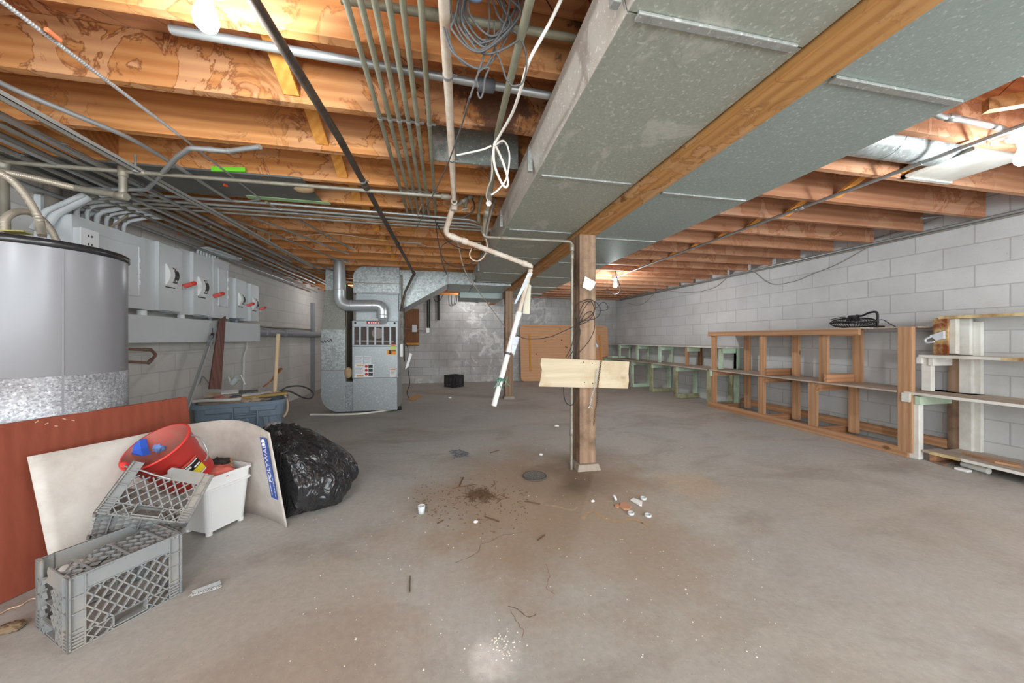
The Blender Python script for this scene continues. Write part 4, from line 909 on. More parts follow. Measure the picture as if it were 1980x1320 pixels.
# plywood table top leaning on the far wall
PLY = wood('orange_plywood', (208, 160, 122), (198, 148, 110), axis=0, fine=.7)
def rrect(w, h, r, n=6):
    out = []
    for cx, cy, a0 in ((w / 2 - r, h / 2 - r, 0), (-w / 2 + r, h / 2 - r, 90), (-w / 2 + r, -h / 2 + r, 180), (w / 2 - r, -h / 2 + r, 270)):
        out += [V((cx + r * math.cos(math.radians(a0 + 90 * i / n)), cy + r * math.sin(math.radians(a0 + 90 * i / n)), 0)) for i in range(n + 1)]
    return out
BL, BR_, TL_, TR_ = PZ(1014, 738, 0), PZ(1183, 735, 0), PY(1007, 628, 8.93), PY(1176, 630, 8.93)
w = (TR_ - TL_).length; h = ((TL_ - BL).length)
ctr = (TL_ + BR_) / 2; ux = (TR_ - TL_).normalized(); uy = ((TL_ - BL)).normalized(); uz = ux.cross(uy).normalized(); uy = uz.cross(ux)
ctr = V((ctr.x, 8.86, h / 2 * uy.z + .002)); 
MM = axes(ctr, ux, uy, uz)
pt = thing('plywood_table_top', 'big orange plywood table top leaning on the far block wall', 'board', V((ctr.x, 8.8, 0)))
MB().prism([MM @ p for p in rrect(w, h, .12)], uz * .02).build('sheet', PLY, pt)
for sx in (-1, 1):
    m = MB(); m.prism([MM @ (p + V((sx * (w / 2 - .26), 0, .021))) for p in rrect(.05, h * .66, .02)], uz * .012); m.build('batten', BRACE, pt)
m = MB(); m.prism([MM @ (p + V((0, h / 2 - .06, .021))) for p in rrect(w * .9, .03, .012)], uz * .008); m.build('top_cleat', PLY, pt)
m = MB()
for i in range(9): m.disc(MM @ V((R.uniform(-.9, .9), R.uniform(-.5, .5), .0215)), uz, .02, 10, 0, .002)
m.build('knot_plug', BRN, pt)
# ================================================================ right side: lamps' conduits, round duct
XF = 4.38
a, b = V((2.86, -1.2, 2.2)), V((2.885, 5.32, 2.2))
pipe('metal_conduit', 'grey conduit running down the right joists between the two bulbs', 'conduit', [a, V((2.86, 1.3, 2.215)), b], .0125, EMT, joints=(.53,), strap=(.42, .66, .8))
for i, (x, z) in enumerate(((4.835, 2.236), (4.845, 2.212))):
    pipe('metal_conduit', ['upper conduit running along the top of the right wall', 'lower conduit running along the top of the right wall'][i], 'conduit', [(x, -1.2, z), (x, 8.7, z)], .013 if i == 0 else .010, EMT if i == 0 else EMTD, strap=(.35, .5, .62, .75))
cb = [PX(1820, 418, 4.80), PX(1790, 432, 4.82), PX(1740, 448, 4.845), PX(1690, 462, 4.845)]
pipe('metal_conduit', 'bright conduit bending from the joist bay onto the right wall top', 'conduit', spline([V((4.5, cb[0].y - .02, 2.3))] + cb, 6), .011, EMT)
for i, pts in enumerate((((1692, 470), (1660, 488), (1620, 510), (1570, 530), (1530, 545), (1490, 548), (1455, 523)), ((1408, 535), (1380, 556), (1340, 565), (1300, 563), (1285, 558)), ((1270, 560), (1255, 578), (1235, 590), (1210, 585)), ((1825, 395), (1800, 398), (1690, 402)))):
    tag(MB().tube(spline([PX(u, v, 4.855) for u, v in pts], 8), .0045, 6).build('wire', EMTD), ['long wire sagging across the upper right wall', 'middle wire sagging across the upper right wall', 'far wire sagging on the right wall near the corner', 'thin wire along the wall top near the right edge'][i], 'wire')
rdct = thing('round_duct', 'round galvanized duct tucked between the right joists', 'duct', (3.1, 1.565, 2.23))
MB().tube([(2.04, 1.565, 2.345), (3.25, 1.565, 2.345)], .105, 32).build('pipe_section', SPANGLE, rdct)
MB().tube([(2.62, 1.565, 2.345), (2.64, 1.565, 2.345)], .1075, 32).build('crimp_ring', SPANGLE, rdct)
bt = thing('register_boot', 'white painted sheet metal register boot above the right bulb', 'duct boot', (3.35, 1.57, 2.2))
p, q_ = PZ(1885, 342, 2.235), PZ(1990, 318, 2.235)
m = MB(); m.hexa([V((3.08, 1.44, 2.24)), V((3.48, 1.40, 2.24)), V((3.48, 1.74, 2.24)), V((3.08, 1.735, 2.24))], [V((3.2, 1.46, 2.43)), V((3.4, 1.46, 2.43)), V((3.4, 1.70, 2.43)), V((3.2, 1.70, 2.43))]); m.build('box', WHITEPAINT, bt, bevel=.004)
m = MB(); m.box((3.06, 1.395, 2.232), (3.09, 1.745, 2.25)); m.box((3.06, 1.72, 2.232), (3.5, 1.745, 2.25)); m.build('flange', WHITEPAINT, bt)
cr = [PZ(1822, 226, 2.26), PZ(1845, 228, 2.26), PZ(1930, 246, 2.26), PZ(1955, 256, 2.25), PZ(2000, 262, 2.25)]
pipe('metal_conduit', 'grey conduit with a kink leading to the right bulb', 'conduit', [cr[0] + V((-.15, .0, .03))] + cr, .014, EMT, .1, joints=(.25,), jr=1.25)
a, b = PZ(1916, 275, 2.235), PZ(1958, 262, 2.235)
tag(MB().bar(a, b, .012, .012).tube([a, a + V((0, 0, -.02))], .004, 6).build('hook_bracket', EMT), 'small metal hook bracket under the joist by the right bulb', 'bracket')
tag(MB().bar(PZ(1905, 205, 2.3), PZ(1995, 190, 2.3), .04, .06).build('wood_block', BEAMW), 'orange wood block between the joists at the right edge', 'blocking')
for lb, pts, m_ in (('pale cable drooping beside the far bulb', [(1131, 533), (1150, 530), (1168, 518), (1181, 512), (1200, 508), (1218, 500)], CABLEC), ('grey cable loop hanging right of the far bulb', [(1187, 511), (1190, 522), (1192, 535), (1196, 545), (1199, 556), (1197, 566), (1188, 569), (1176, 564), (1168, 560)], CABLEG)):
    tag(MB().tube(spline([PD(u, v, 5.5) for u, v in pts], 8), .008, 7).build('cable', m_), lb, 'cable')
# ================================================================ shelving
def stick(t, nm, p, q, w, th, mat, up=(0, 0, 1), bev=.003):
    return MB().bar(p, q, w, th, up=up).build(nm, mat, t, bevel=bev)
def upright(t, u, x, z0, z1, mat, w=.04, d=.088, v=700, nm='post'):
    y = PX(u, v, x).y
    return MB().box((x, y - d / 2, z0), (x + w, y + d / 2, z1)).build(nm, mat, t, bevel=.003), y
# --- B: bare wood bench
wb = thing('wooden_shelf', 'bare orange wood two-level shelf frame with black fan on top', 'shelf', (4.6, 3.7, 0))
yl, yr_ = PX(1370, 785, XF).y, PX(1757, 885, XF).y
zT, zM = 1.262, .632
MB().box((XF - .01, yr_, 0), (XF + .035, yl, .088)).build('bottom_rail', SHELFY, wb, bevel=.006)
MB().box((4.79, PX(1832, 850, 4.79).y, .075), (4.83, 4.72, .165)).build('rear_rail', SHELFY, wb, bevel=.004)
ys = {}
for nm, u, x, z0, z1, w, d in (('a', 1379, XF, .088, 1.19, .04, .085), ('b', 1471, XF, .088, zM - .02, .04, .088), ('b2', 1473, XF, zM, 1.185, .04, .075), ('c', 1570, XF, .088, zM - .02, .04, .088), ('c2', 1591, XF + .02, zM, 1.185, .04, .09), ('e', 1749, XF - .012, .05, zT - .004, .045, .105)):
    _, ys[nm] = upright(wb, u, x, z0, z1, SHELFW, w, d)
for nm, u, z0, z1 in (('A', 1443, .03, 1.245), ('B', 1537, .03, 1.245), ('C', 1648, .03, zM - .02), ('C2', 1656, zM, 1.245)):
    _, ys[nm] = upright(wb, u, 4.745, z0, z1, SHELFW, .045, .088)
MB().box((XF - .03, PX(1660, 640, XF - .03).y, 1.185), (XF + .005, yl - .02, 1.25)).build('top_rail', SHELFY, wb, bevel=.003)
MB().box((4.80, PX(1806, 640, 4.8).y, 1.17), (4.84, ys['e'] - .03, 1.24)).build('rear_top_rail', SHELFY, wb, bevel=.003)
for a, b in ((XF - .028, 4.53), (4.535, 4.69), (4.695, 4.855)):
    y0 = yr_ + .02 if a > 4.4 else PX(1660, 640, a).y
    y0 = PX(1815, 640, 4.8).y if a > 4.6 else (yr_ + .02 if a > 4.5 else PX(1664, 640, a).y)
    MB().box((a, y0, 1.25), (b, yl - .01, zT)).build('top_board', GREYWOOD, wb, bevel=.002)
for a, b, y0 in ((XF - .02, 4.535, ys['e'] + .06), (4.54, 4.69, ys['e'] + .03), (4.695, 4.855, ys['e'] - .3)):
    MB().box((a, y0, zM - .018), (b, yl - .03, zM)).build('shelf_board', GREYWOOD, wb, bevel=.002)
def cross(t, x0, x1, y, z0, z1, mat=SHELFX, th=.038): return MB().box((x0, y - th / 2, z0), (x1, y + th / 2, z1)).build('cross_rail', mat, t, bevel=.003)
for nm, dy, z0, z1 in (('b', -.065, zM - .10, zM - .02), ('c', -.065, zM - .11, zM - .02), ('b2', -.06, zM, zM + .095), ('c2', -.065, zM, zM + .10), ('b', -.065, .088 - .08, .09), ('c', -.065, .0, .085), ('a', -.06, .0, .07), ('a', -.06, zM - .09, zM - .02)):
    cross(wb, XF + .0 if nm != 'c2' else XF - .03, 4.83 if nm in ('b', 'c', 'a') else 4.86, ys[nm] + dy, z0, z1)
for nm in ('b2', 'c2'): cross(wb, XF - .0, 4.85, ys[nm] - .062, 1.175, 1.249)
# --- C: white stepped shelf
wc_ = thing('white_shelf', 'stepped white painted shelf with peeling edges at the right edge', 'shelf', (4.6, 1.6, 0))
ye = 1.0; yq = PX(1763, 880, XF).y
MB().box((XF + .01, yq - .045, 0), (XF + .07, yq + .045, .60)).build('front_post', WHITEPAINT, wc_, bevel=.005)
MB().box((XF - .03, yq - .0, .535), (XF + .012, yq + .06, .62)).build('rail_end', WHITEPAINT, wc_, bevel=.003)
MB().box((XF - .0, yq - .06, .52), (4.84, yq - .02, .60)).build('shelf_bearer', GREENPAINT, wc_, bevel=.003)
y3 = PX(1791, 720, 4.55).y
MB().box((4.55, y3 - .035, .64), (4.60, y3 + .035, .96)).build('front_post', WHITEPAINT, wc_, bevel=.005)
MB().box((4.535, y3 - .055, .885), (4.84, y3 - .02, .965)).build('shelf_bearer', WHITEPAINT, wc_, bevel=.003)
MB().box((4.53, y3 + .02, .9), (4.56, y3 + .06, .965)).build('rail_end', WHITEPAINT, wc_, bevel=.003)
yt_ = PX(1838, 650, 4.68).y
MB().box((4.68, yt_ - .035, 1.0), (4.73, yt_ + .03, 1.33)).build('upper_post', WHITEPAINT, wc_, bevel=.005)
yt2 = PX(1819, 650, 4.66).y
MB().box((4.655, yt2 - .05, .99), (4.675, yt2 + .05, 1.34)).build('peeling_post', plain('rust_peeling', (122, 66, 34), .7, 0, .3, 16, .3, .2, dirt=(222, 200, 150), dfac=1), wc_, bevel=.003)
yw = PX(1860, 760, 4.79).y
MB().box((4.79, yw - .06, .05), (4.83, yw + .035, .97)).box((4.825, yw - .1, .05), (4.865, yw - .05, 1.3)).box((4.79, yw - .05, .99), (4.83, yw + .03, 1.33)).build('wall_post', WHITEPAINT, wc_, bevel=.004)
yd = PX(1840, 780, 4.78).y
MB().box((4.785, yd - .045, .05), (4.83, yd + .03, .97)).build('bare_wall_post', POSTW, wc_, bevel=.004)
for a, b, y0, y1, z, lb in ((XF + .03, 4.62, ye, PX(1782, 866, XF + .03).y, .1, 'shelf_board'), (4.625, 4.855, ye, yq - .1, .1, 'shelf_board'), (XF - .01, 4.52, ye, yq + .05, .632, 'shelf_board'), (4.524, 4.66, ye, yq + .1, .632, 'shelf_board'), (4.664, 4.855, ye, yq + .12, .632, 'shelf_board'), (4.525, 4.855, ye, y3 + .04, .985, 'shelf_board'), (4.65, 4.86, ye, PX(1815, 612, 4.65).y, 1.355, 'shelf_board')):
    MB().box((a, y0, z - .022), (b, y1, z)).build(lb, [GREYWOOD] if z < .7 else [WHITEPAINT], wc_, bevel=.003)
for x, y0, y1, z in ((XF - .014, ye, yq + .05, .632), (XF + .026, ye, PX(1782, 866, XF + .03).y - .25, .1), (4.521, ye, y3 + .04, .985)):
    MB().box((x, y0, z - .023), (x + .004, y1, z + .001)).build('painted_edge', WHITEPAINT, wc_)
for x, y0, y1, z in ((4.645, ye, PX(1815, 612, 4.65).y, 1.355), (XF + .026, PX(1782, 866, XF + .03).y - .24, PX(1782, 866, XF + .03).y - .05, .1), (4.520, PX(1980, 690, 4.52).y, PX(1935, 690, 4.52).y, .986)):
    MB().box((x, y0, z - .025), (x + .005, y1, z + .001)).build('peeling_edge', CREAMEDGE, wc_)
cross(wc_, XF + .05, 4.84, PX(1782, 866, XF + .03).y - .06, .0, .077, SHELFX)
cross(wc_, XF + .05, 4.84, ye + .1, .0, .077, SHELFX)
MB().box((XF + .01, ye + .02, 0), (XF + .07, ye + .1, .60)).build('front_post', WHITEPAINT, wc_, bevel=.005)
MB().box((4.55, ye + .02, .634), (4.60, ye + .1, .962)).build('front_post', WHITEPAINT, wc_, bevel=.005)
MB().box((4.79, ye + .02, 0), (4.83, ye + .1, 1.33)).build('wall_post', WHITEPAINT, wc_, bevel=.005)
wedge = MB().prism([PX(u, v, 4.66) for u, v in ((1850, 868), (1870, 862), (1900, 872), (1903, 878), (1888, 880))], (0.05, 0, 0)).build('wood_scrap', SHELFY)
wedge = bpy.data.objects.remove(wedge)
o = MB().prism([V((4.6, 2.2, .101)), V((4.63, 1.9, .101)), V((4.56, 1.86, .101)), V((4.52, 1.98, .101))], (0, 0, .016)).build('wood_scrap', SHELFY); tag(o, 'tan wooden wedge lying on the lowest white shelf', 'scrap')
o = MB().hexa([V((4.80, 1.35, .101)), V((4.80, 1.85, .101)), V((4.81, 1.85, .101)), V((4.81, 1.35, .101))], [V((4.853, 1.37, .27)), V((4.853, 1.83, .29)), V((4.863, 1.83, .29)), V((4.863, 1.37, .27))]).build('board_offcut', WALLL, bevel=.004); tag(o, 'grey painted board leaning on the wall above the lowest white shelf', 'board')
a, b = PZ(1862, 898, .02), PZ(1912, 912, .02)
o = pipe('loose_pipe', 'short white pipe lying under the lowest white shelf', 'pipe', [V((a.x, a.y, .027)), V((b.x, b.y, .027))], .026, PVC, n=18)
a = PZ(1862, 910, 0)
MBc = MB().box((a.x - .03, a.y - .04, 0), (a.x + .03, a.y + .04, .02)).build('plastic_scrap', WHITEP, bevel=.006); tag(MBc, 'small white scrap on the floor below the lowest white shelf', 'scrap')
o = MB().prism([V((p.x, p.y, .002)) for p in (PZ(1800, 893, 0), PZ(1830, 886, 0), PZ(1850, 893, 0), PZ(1825, 901, 0))], (0, 0, .012)).build('wood_scrap', POSTW); tag(o, 'brown wood scrap on the floor under the white shelf end', 'scrap')
pb = PX(1815, 640, 4.62)
m = MB()
m.prism([pb + V((0, .06, -.04)), pb + V((0, -.03, .0)), pb + V((0, -.03, -.07)), pb + V((0, .02, -.09))], (.03, 0, 0)); m.tube(spline([pb + V((.0, .05, -.05)), pb + V((0, .09, -.08)), pb + V((0, .08, -.11)), pb + V((0, .03, -.1))], 6), .01, 8)
o = m.build('plastic_bag_scrap', TAPE); tag(o, 'crumpled clear plastic scrap stuck on the rusty shelf post', 'scrap')
# --- A: green shelf
gs = thing('green_shelf', 'worn pale green stepped shelf at the far right wall', 'shelf', (4.6, 6.6, 0))
fy = [PX(u, v, XF).y for u, v in ((1370, 750), (1305, 740), (1258, 735), (1221, 720), (1190, 720))]
fy[4] = 8.75
uy_ = [PX(u, 690, 4.56).y for u in (1392, 1327, 1274, 1231, 1197)]
MB().box((XF - .03, 4.98, .61), (4.6, 8.78, .632)).build('shelf_board', GREYWOOD, gs, bevel=.003)
MB().box((4.605, 4.98, .61), (4.85, 8.8, .632)).build('shelf_board', GREYWOOD, gs, bevel=.003)
MB().box((4.53, 4.72, .985), (4.86, 8.85, 1.005)).build('top_board', WHITEPAINT, gs, bevel=.003)
for i, y in enumerate(fy):
    old = i in (0, 1, 2)
    M1 = GREENOLD if old else GREENPAINT
    MB().box((XF, y - .045, 0), (XF + .04, y + .045, .608)).build('front_post', M1, gs, bevel=.004)
    MB().box((4.80, y - .05, .0), (4.84, y + .04, .608)).build('rear_post', GREENOLD if i == 0 else GREENPAINT, gs, bevel=.004)
    cross(gs, XF - .02, 4.85, y - .065, .52, .608, GREENPAINT); cross(gs, XF + .0, 4.85, y - .065, .005, .085, M1 if i != 3 else GREENPAINT)
for i, y in enumerate(uy_):
    MB().box((4.56, y - .035, .634), (4.60, y + .035, .984)).build('upper_post', GREENPAINT if i != 1 else SHELFW, gs, bevel=.004)
    MB().box((4.80, y - .09, .634), (4.84, y - .02, .984)).build('upper_rear_post', BRN if i == 1 else GREENPAINT, gs, bevel=.004)
    cross(gs, 4.545, 4.86, y - .06, .90, .984, GREENPAINT)
MB().box((4.42, 8.35, .634), (4.8, 8.62, .68)).build('box_end', plain('mint_board', (190, 216, 196), .6), gs, bevel=.004)
MB().box((4.80, uy_[0] - .11, .0), (4.845, uy_[0] - .03, .984)).build('rear_post', GREENPAINT, gs, bevel=.004)
# ================================================================ fan
fp_ = PX(1650, 632, 4.6); fc = V((4.6, fp_.y, 1.262 + .062))
fan = thing('desk_fan', 'black cage fan lying on its face on the wooden shelf', 'fan', (fc.x, fc.y, 1.262))
m = MB(); Rf = .20
prof = [(.03, .058), (.09, .054), (.15, .042), (.185, .022), (.2, 0)]
for k in range(48):
    a = 2 * PI * k / 48
    m.tube([fc + V((r * math.cos(a), r * math.sin(a), z)) for r, z in prof], .0022, 5)
    m.tube([fc + V((r * math.cos(a), r * math.sin(a), -z)) for r, z in prof], .0022, 5)
m.build('cage', BLACK, fan)
m = MB()
for r, z in ((.2, 0), (.15, .042), (.09, .054)):
    for sg in ((1, -1) if z else (1,)): m.tube([fc + V((r * math.cos(2 * PI * k / 40), r * math.sin(2 * PI * k / 40), z * sg)) for k in range(41)], .004 if z == 0 else .0026, 6)
m.build('cage_ring', BLACK, fan)
m = MB()
for k in range(5):
    a = 2 * PI * k / 5; d = V((math.cos(a), math.sin(a), 0)); s = V((-d.y, d.x, 0))
    m.hexa([fc + d * .03 - s * .02, fc + d * .03 + s * .02 + V((0, 0, .01)), fc + d * .17 + s * .07 + V((0, 0, .018)), fc + d * .17 - s * .04], [p + V((0, 0, .003)) for p in (fc + d * .03 - s * .02, fc + d * .03 + s * .02 + V((0, 0, .01)), fc + d * .17 + s * .07 + V((0, 0, .018)), fc + d * .17 - s * .04)])
m.build('blade', DARKPL, fan)
MB().tube([fc + V((0, 0, .02)), fc + V((0, 0, .085))], .055, 20, rad=[.06, .045]).build('motor', BLACK, fan)
MB().tube([fc + V((0, 0, -.045)), fc + V((0, 0, -.062))], .045, 20).build('front_badge', DARKPL, fan)
m = MB(); m.tube(spline([fc + V((.05, .0, .085)), fc + V((.0, -.08, .075)), fc + V((-.01, -.16, .105)), fc + V((0, -.215, .1)), fc + V((0, -.22, .0)), fc + V((0, -.215, -.06))], 8), .011, 8); m.tube([fc + V((-.1, -.215, -.05)), fc + V((.1, -.215, -.05))], .010, 8)
m.build('stand', BLACK, fan)
MB().tube(spline([fc + V((-.19, .1, .04)), fc + V((-.16, -.02, .06)), fc + V((-.17, -.1, -.0)), fc + V((-.12, -.2, -.03)), fc + V((-.05, -.28, .02)), fc + V((0, -.33, -.03)), fc + V((.02, -.36, -.058))], 8), .005, 6).build('power_cord', CABLEB, fan)
# ================================================================ on the nearer post
PFY = 2.755
PALE = wood('pale_pine', (208, 194, 168), (192, 174, 146), axis=0, fine=.6, dark=(174, 148, 112))
sg = thing('pale_board', 'pale pine board screwed across the nearer post', 'board', (1.15, PFY, .75))
w = [PY(u, v, PFY - .03) for u, v in ((1047, 692), (1045, 705), (1048, 714), (1045, 735), (1042, 747), (1214, 751), (1216, 735), (1215, 722), (1217, 699))]
MB().prism(w, (0, .022, 0)).build('board', PALE, sg)
m = MB()
for u, v in ((1128, 700), (1145, 702), (1130, 739), (1146, 741)): m.disc(PY(u, v, PFY - .031), (0, -1, 0), .005, 8, 0, .002)
m.build('screw', BLACK, sg)
def chain(label, pts, mat, r=.0022, link=.022):
    P_ = spline([V(p) for p in pts], 12); m = MB(); ds = [0]
    for a, b in zip(P_, P_[1:]): ds.append(ds[-1] + (b - a).length)
    n = int(ds[-1] / (link * .75)); j = 0
    for i in range(n):
        d = ds[-1] * (i + .5) / n
        while j < len(ds) - 2 and ds[j + 1] < d: j += 1
        c = P_[j].lerp(P_[j + 1], (d - ds[j]) / max(1e-9, ds[j + 1] - ds[j])); t = (P_[j + 1] - P_[j]).normalized(); _, a, b = frame(t)
        if i % 2: a, b = b, a
        m.tube([c + t * (link / 2 * math.cos(q)) + a * (link * .3 * math.sin(q)) for q in [2 * PI * k / 10 for k in range(11)]], r, 5, cap=False)
    o = m.build('chain', mat); tag(o, label, 'chain'); return o
RUST = plain('rusty_chain', (110, 84, 64), .6, .3, .3, 40)
chain('long rusty chain hanging over the pale board', [PY(u, v, PFY - .04) for u, v in ((1163, 696), (1160, 715), (1156, 745), (1155, 770), (1150, 800), (1148, 822))], RUST)
chain('short bright chain hanging in front of the post below the pale board', [PY(u, v, PFY - .045) for u, v in ((1156, 712), (1150, 748), (1144, 768), (1141, 784))], CHROME, .0018, .018)
o = tag(MB().tube(spline([PY(u, v, PFY - .045) for u, v in ((1141, 784), (1138, 788), (1142, 786), (1146, 790))], 4), .003, 6).build('hook', CHROME), 'small bright hook at the end of the short chain', 'hook')
coil = thing('cable_bundle', 'loops of black cable tied against the nearer post', 'cable', PY(1135, 640, PFY - .02))
def cl(pts, r=.0034, nm='cable_loop', m_=CABLEB, dy=.03): MB().tube(spline([PY(u, v, PFY - dy - .004 * (i % 3)) for i, (u, v) in enumerate(pts)], 8), r, 7).build(nm, m_, coil)
cl([(1118, 626), (1111, 600), (1120, 585), (1140, 579), (1156, 588), (1161, 602), (1152, 615), (1130, 620), (1118, 626)])
cl([(1117, 628), (1125, 605), (1138, 585), (1148, 582), (1150, 597), (1140, 612), (1122, 622), (1117, 628)])
cl([(1114, 626), (1124, 595), (1132, 584), (1144, 584), (1149, 602), (1138, 620), (1120, 628)])
cl([(1120, 626), (1132, 607), (1145, 603), (1150, 620), (1148, 640), (1138, 660), (1123, 678), (1110, 690)])
cl([(1118, 628), (1122, 640), (1118, 660), (1112, 680), (1108, 692)]); cl([(1116, 628), (1110, 650), (1104, 672), (1094, 691)]); cl([(1119, 628), (1115, 655), (1108, 678), (1099, 691)])
cl([(1116, 628), (1090, 640), (1060, 652), (1020, 655), (1000, 648)], .0032, 'cable_tail'); cl([(1150, 597), (1166, 584), (1174, 590), (1175, 597), (1168, 600), (1148, 599)], .0028, 'thin_loop')
cl([(1090, 748), (1091, 768), (1096, 780), (1106, 783), (1111, 772), (1112, 752)], .004, 'lower_loop', CABLEB, .0)
pn = [PY(u, v, PFY - .004) for u, v in ((1131, 534), (1152, 545), (1148, 556), (1141, 562), (1126, 555))]
o = MB().prism(pn, (0, -.002, 0)).build('paper_note', plain('cream_paper', (232, 226, 212), .7)); tag(o, 'torn cream paper note pinned to the nearer post', 'note')
b_ = MB().disc(PY(1137, 541, PFY - .007), (0, -1, 0), .004, 8, 0, .004).build('pin', BLACK, o)
o = MB().tube([PY(1152, 664, PFY - .01), PY(1155, 670, PFY - .03)], .007, 8, rad=[.004, .009]).build('wire_nut', plain('pale_blue', (150, 190, 214), .4)); tag(o, 'pale blue white plug hanging off the right side of the nearer post', 'plug')
# ================================================================ junk pile at the left
def proj(p):
    d = p.x * SN + p.y * CN
    return CU + F * (p.x * CN - p.y * SN) / d, CV - F * (p.z - EYE) / d
# red board leaning on the water heater
REDW = wood('red_cherry_laminate', (150, 80, 60), (138, 69, 50), axis=2, fine=.8, knots=False)
d_ = V((.357, .934, 0)); pl_ = V((-.934, .357, 0))
T0, B0 = V((-1.965, 1.957, .752)), V((-1.845, 1.911, .002))
def onboard(s): return T0 + d_ * s, B0 + d_ * s
tl0, bl0 = onboard(-.42); tr0, br0 = onboard(.76)
rb = MB().hexa([bl0, br0, tr0, tl0], [p + pl_ * .018 for p in (bl0, br0, tr0, tl0)]).build('red_board', REDW, bevel=.003)
tag(rb, 'large cherry red laminate board leaning on the water heater', 'board')
CHIP = plain('chip_pale', (206, 172, 150), .7)
for i in range(5):
    a, b = onboard(.1 + .03 * i); p = a.lerp(b, .02 + .02 * (i % 3)); MB().bar(p - pl_ * .001, p - pl_ * .001 + V((.004, .010, R.uniform(-.012, .012))), .004, .001, up=pl_).build('chipped_spot', CHIP, rb)
# bent white wall panel
FRP = plain('white_wall_panel', (206, 202, 195), .5, 0, .07, 7, .05, .35, dirt=(160, 144, 132), dfac=.75)
tp = spline([V((-1.869, 1.958, .60)), V((-1.70, 2.24, .60)), V((-1.60, 2.46, .602)), V((-1.47, 2.585, .60)), V((-1.33, 2.555, .60)), V((-1.17, 2.42, .595)), V((-1.01, 2.244, .585))], 7)
bt_ = spline([V((-1.705, 1.895, .0)), V((-1.57, 2.14, .0)), V((-1.48, 2.36, .0)), V((-1.40, 2.52, .0)), V((-1.27, 2.52, .0)), V((-1.09, 2.41, .0)), V((-.927, 2.274, .0))], 7)
m = MB(); n = len(tp); rows = 8; off = V((0, 0, 0))
def norm(i):
    t = (bt_[min(i + 1, n - 1)] - bt_[max(i - 1, 0)]).normalized(); return V((-t.y, t.x, 0))
vs = []
for side in (0, 1):
    for j in range(rows + 1):
        for i in range(n): vs.append(bt_[i].lerp(tp[i], j / rows) + norm(i) * (.003 * side))
fs = []; N = n * (rows + 1)
for j in range(rows):
    for i in range(n - 1):
        a = j * n + i; fs += [(a, a + 1, a + n + 1, a + n), (N + a, N + a + n, N + a + n + 1, N + a + 1)]
for i in range(n - 1): fs += [(i, N + i, N + i + 1, i + 1), (rows * n + i, rows * n + i + 1, N + rows * n + i + 1, N + rows * n + i)]
for j in range(rows): fs += [(j * n, (j + 1) * n, N + (j + 1) * n, N + j * n), (j * n + n - 1, N + j * n + n - 1, N + (j + 1) * n + n - 1, (j + 1) * n + n - 1)]
m.add(vs, fs, 0, True)
wp_ = m.build('plastic_sheet', FRP); tag(wp_, 'bent off-white plastic wall panel with blue printed strip standing before the red board', 'panel')
eb, et = bt_[-1], tp[-1]; db = (bt_[-1] - bt_[-4]).normalized(); nn = V((db.y, -db.x, 0)).normalized()
if nn.y > 0: nn = -nn
BLUEP = plain('blue_print', (62, 92, 172), .5)
s0 = lambda t, w: eb.lerp(et, t) - db * w + nn * .002
q = MB().hexa([s0(.28, .045), s0(.28, .12), s0(.93, .12), s0(.93, .045)], [p + nn * .001 for p in (s0(.28, .045), s0(.28, .12), s0(.93, .12), s0(.93, .045))]).build('printed_strip', BLUEP, wp_)
zx = (et - eb).normalized()
text('POLYWALL', .052, axes(s0(.68, .085) + nn * .002, zx, -nn.cross(zx) * -1, nn), WHITEP, 'printed_word', q)
m = MB()
for t in [.31 + .035 * i for i in range(6)]: m.bar(s0(t, .06) + nn * .0015, s0(t + .024, .06) + nn * .0015, .003, .001, up=nn); m.bar(s0(t, .1) + nn * .0015, s0(t + .028, .1) + nn * .0015, .003, .001, up=nn)
m.bar(s0(.53, .085) + nn * .0015, s0(.535, .085) + nn * .0015, .036, .001, up=nn)
for t in (.86, .90): m.ball(s0(t, .085) + nn * .002, .012, 5, 0, (.9, .9, .9))
m.build('printed_marks', WHITEP, q)
# ---------------------------------------------------------------- milk crates
CRATE = plain('grey_crate_plastic', (138, 141, 142), .5, 0, .08, 8, 0, .4, dirt=(172, 160, 144), dfac=.6)
CRATEB = plain('black_crate_plastic', (52, 52, 54), .5, 0, .1, 8, 0, .4)
def lattice(m, O, ux, uz, un, w, z0, z1, sp, k, th, dp, keep=None):
    """diagonal ribs in the rectangle [0,w] x [z0,z1] of the plane (O, ux, uz); un = outward"""
    h = z1 - z0
    for sgn in (1, -1):
        c = -h * 1.0 - w * k
        while c < h + w * k:
            # z = z0 + sgn*k*x + c  (c measured at x=0)
            pts = []
            xs = sorted(((-c) / (sgn * k), (h - c) / (sgn * k)))
            xa, xb = max(0, xs[0]), min(w, xs[1])
            if xb - xa > .008:
                a, b = O + ux * xa + uz * (z0 + sgn * k * xa + c), O + ux * xb + uz * (z0 + sgn * k * xb + c)
                if keep is None: m.bar(a - un * dp / 2, b - un * dp / 2, th, dp, up=un)
                else:
                    nseg = 8
                    for i in range(nseg):
                        p, q = a.lerp(b, i / nseg), a.lerp(b, (i + 1) / nseg); mid = (p + q) / 2 - O
                        if keep(mid.dot(ux), mid.dot(uz)): m.bar(p - un * dp / 2, q - un * dp / 2, th, dp, up=un)
            c += sp
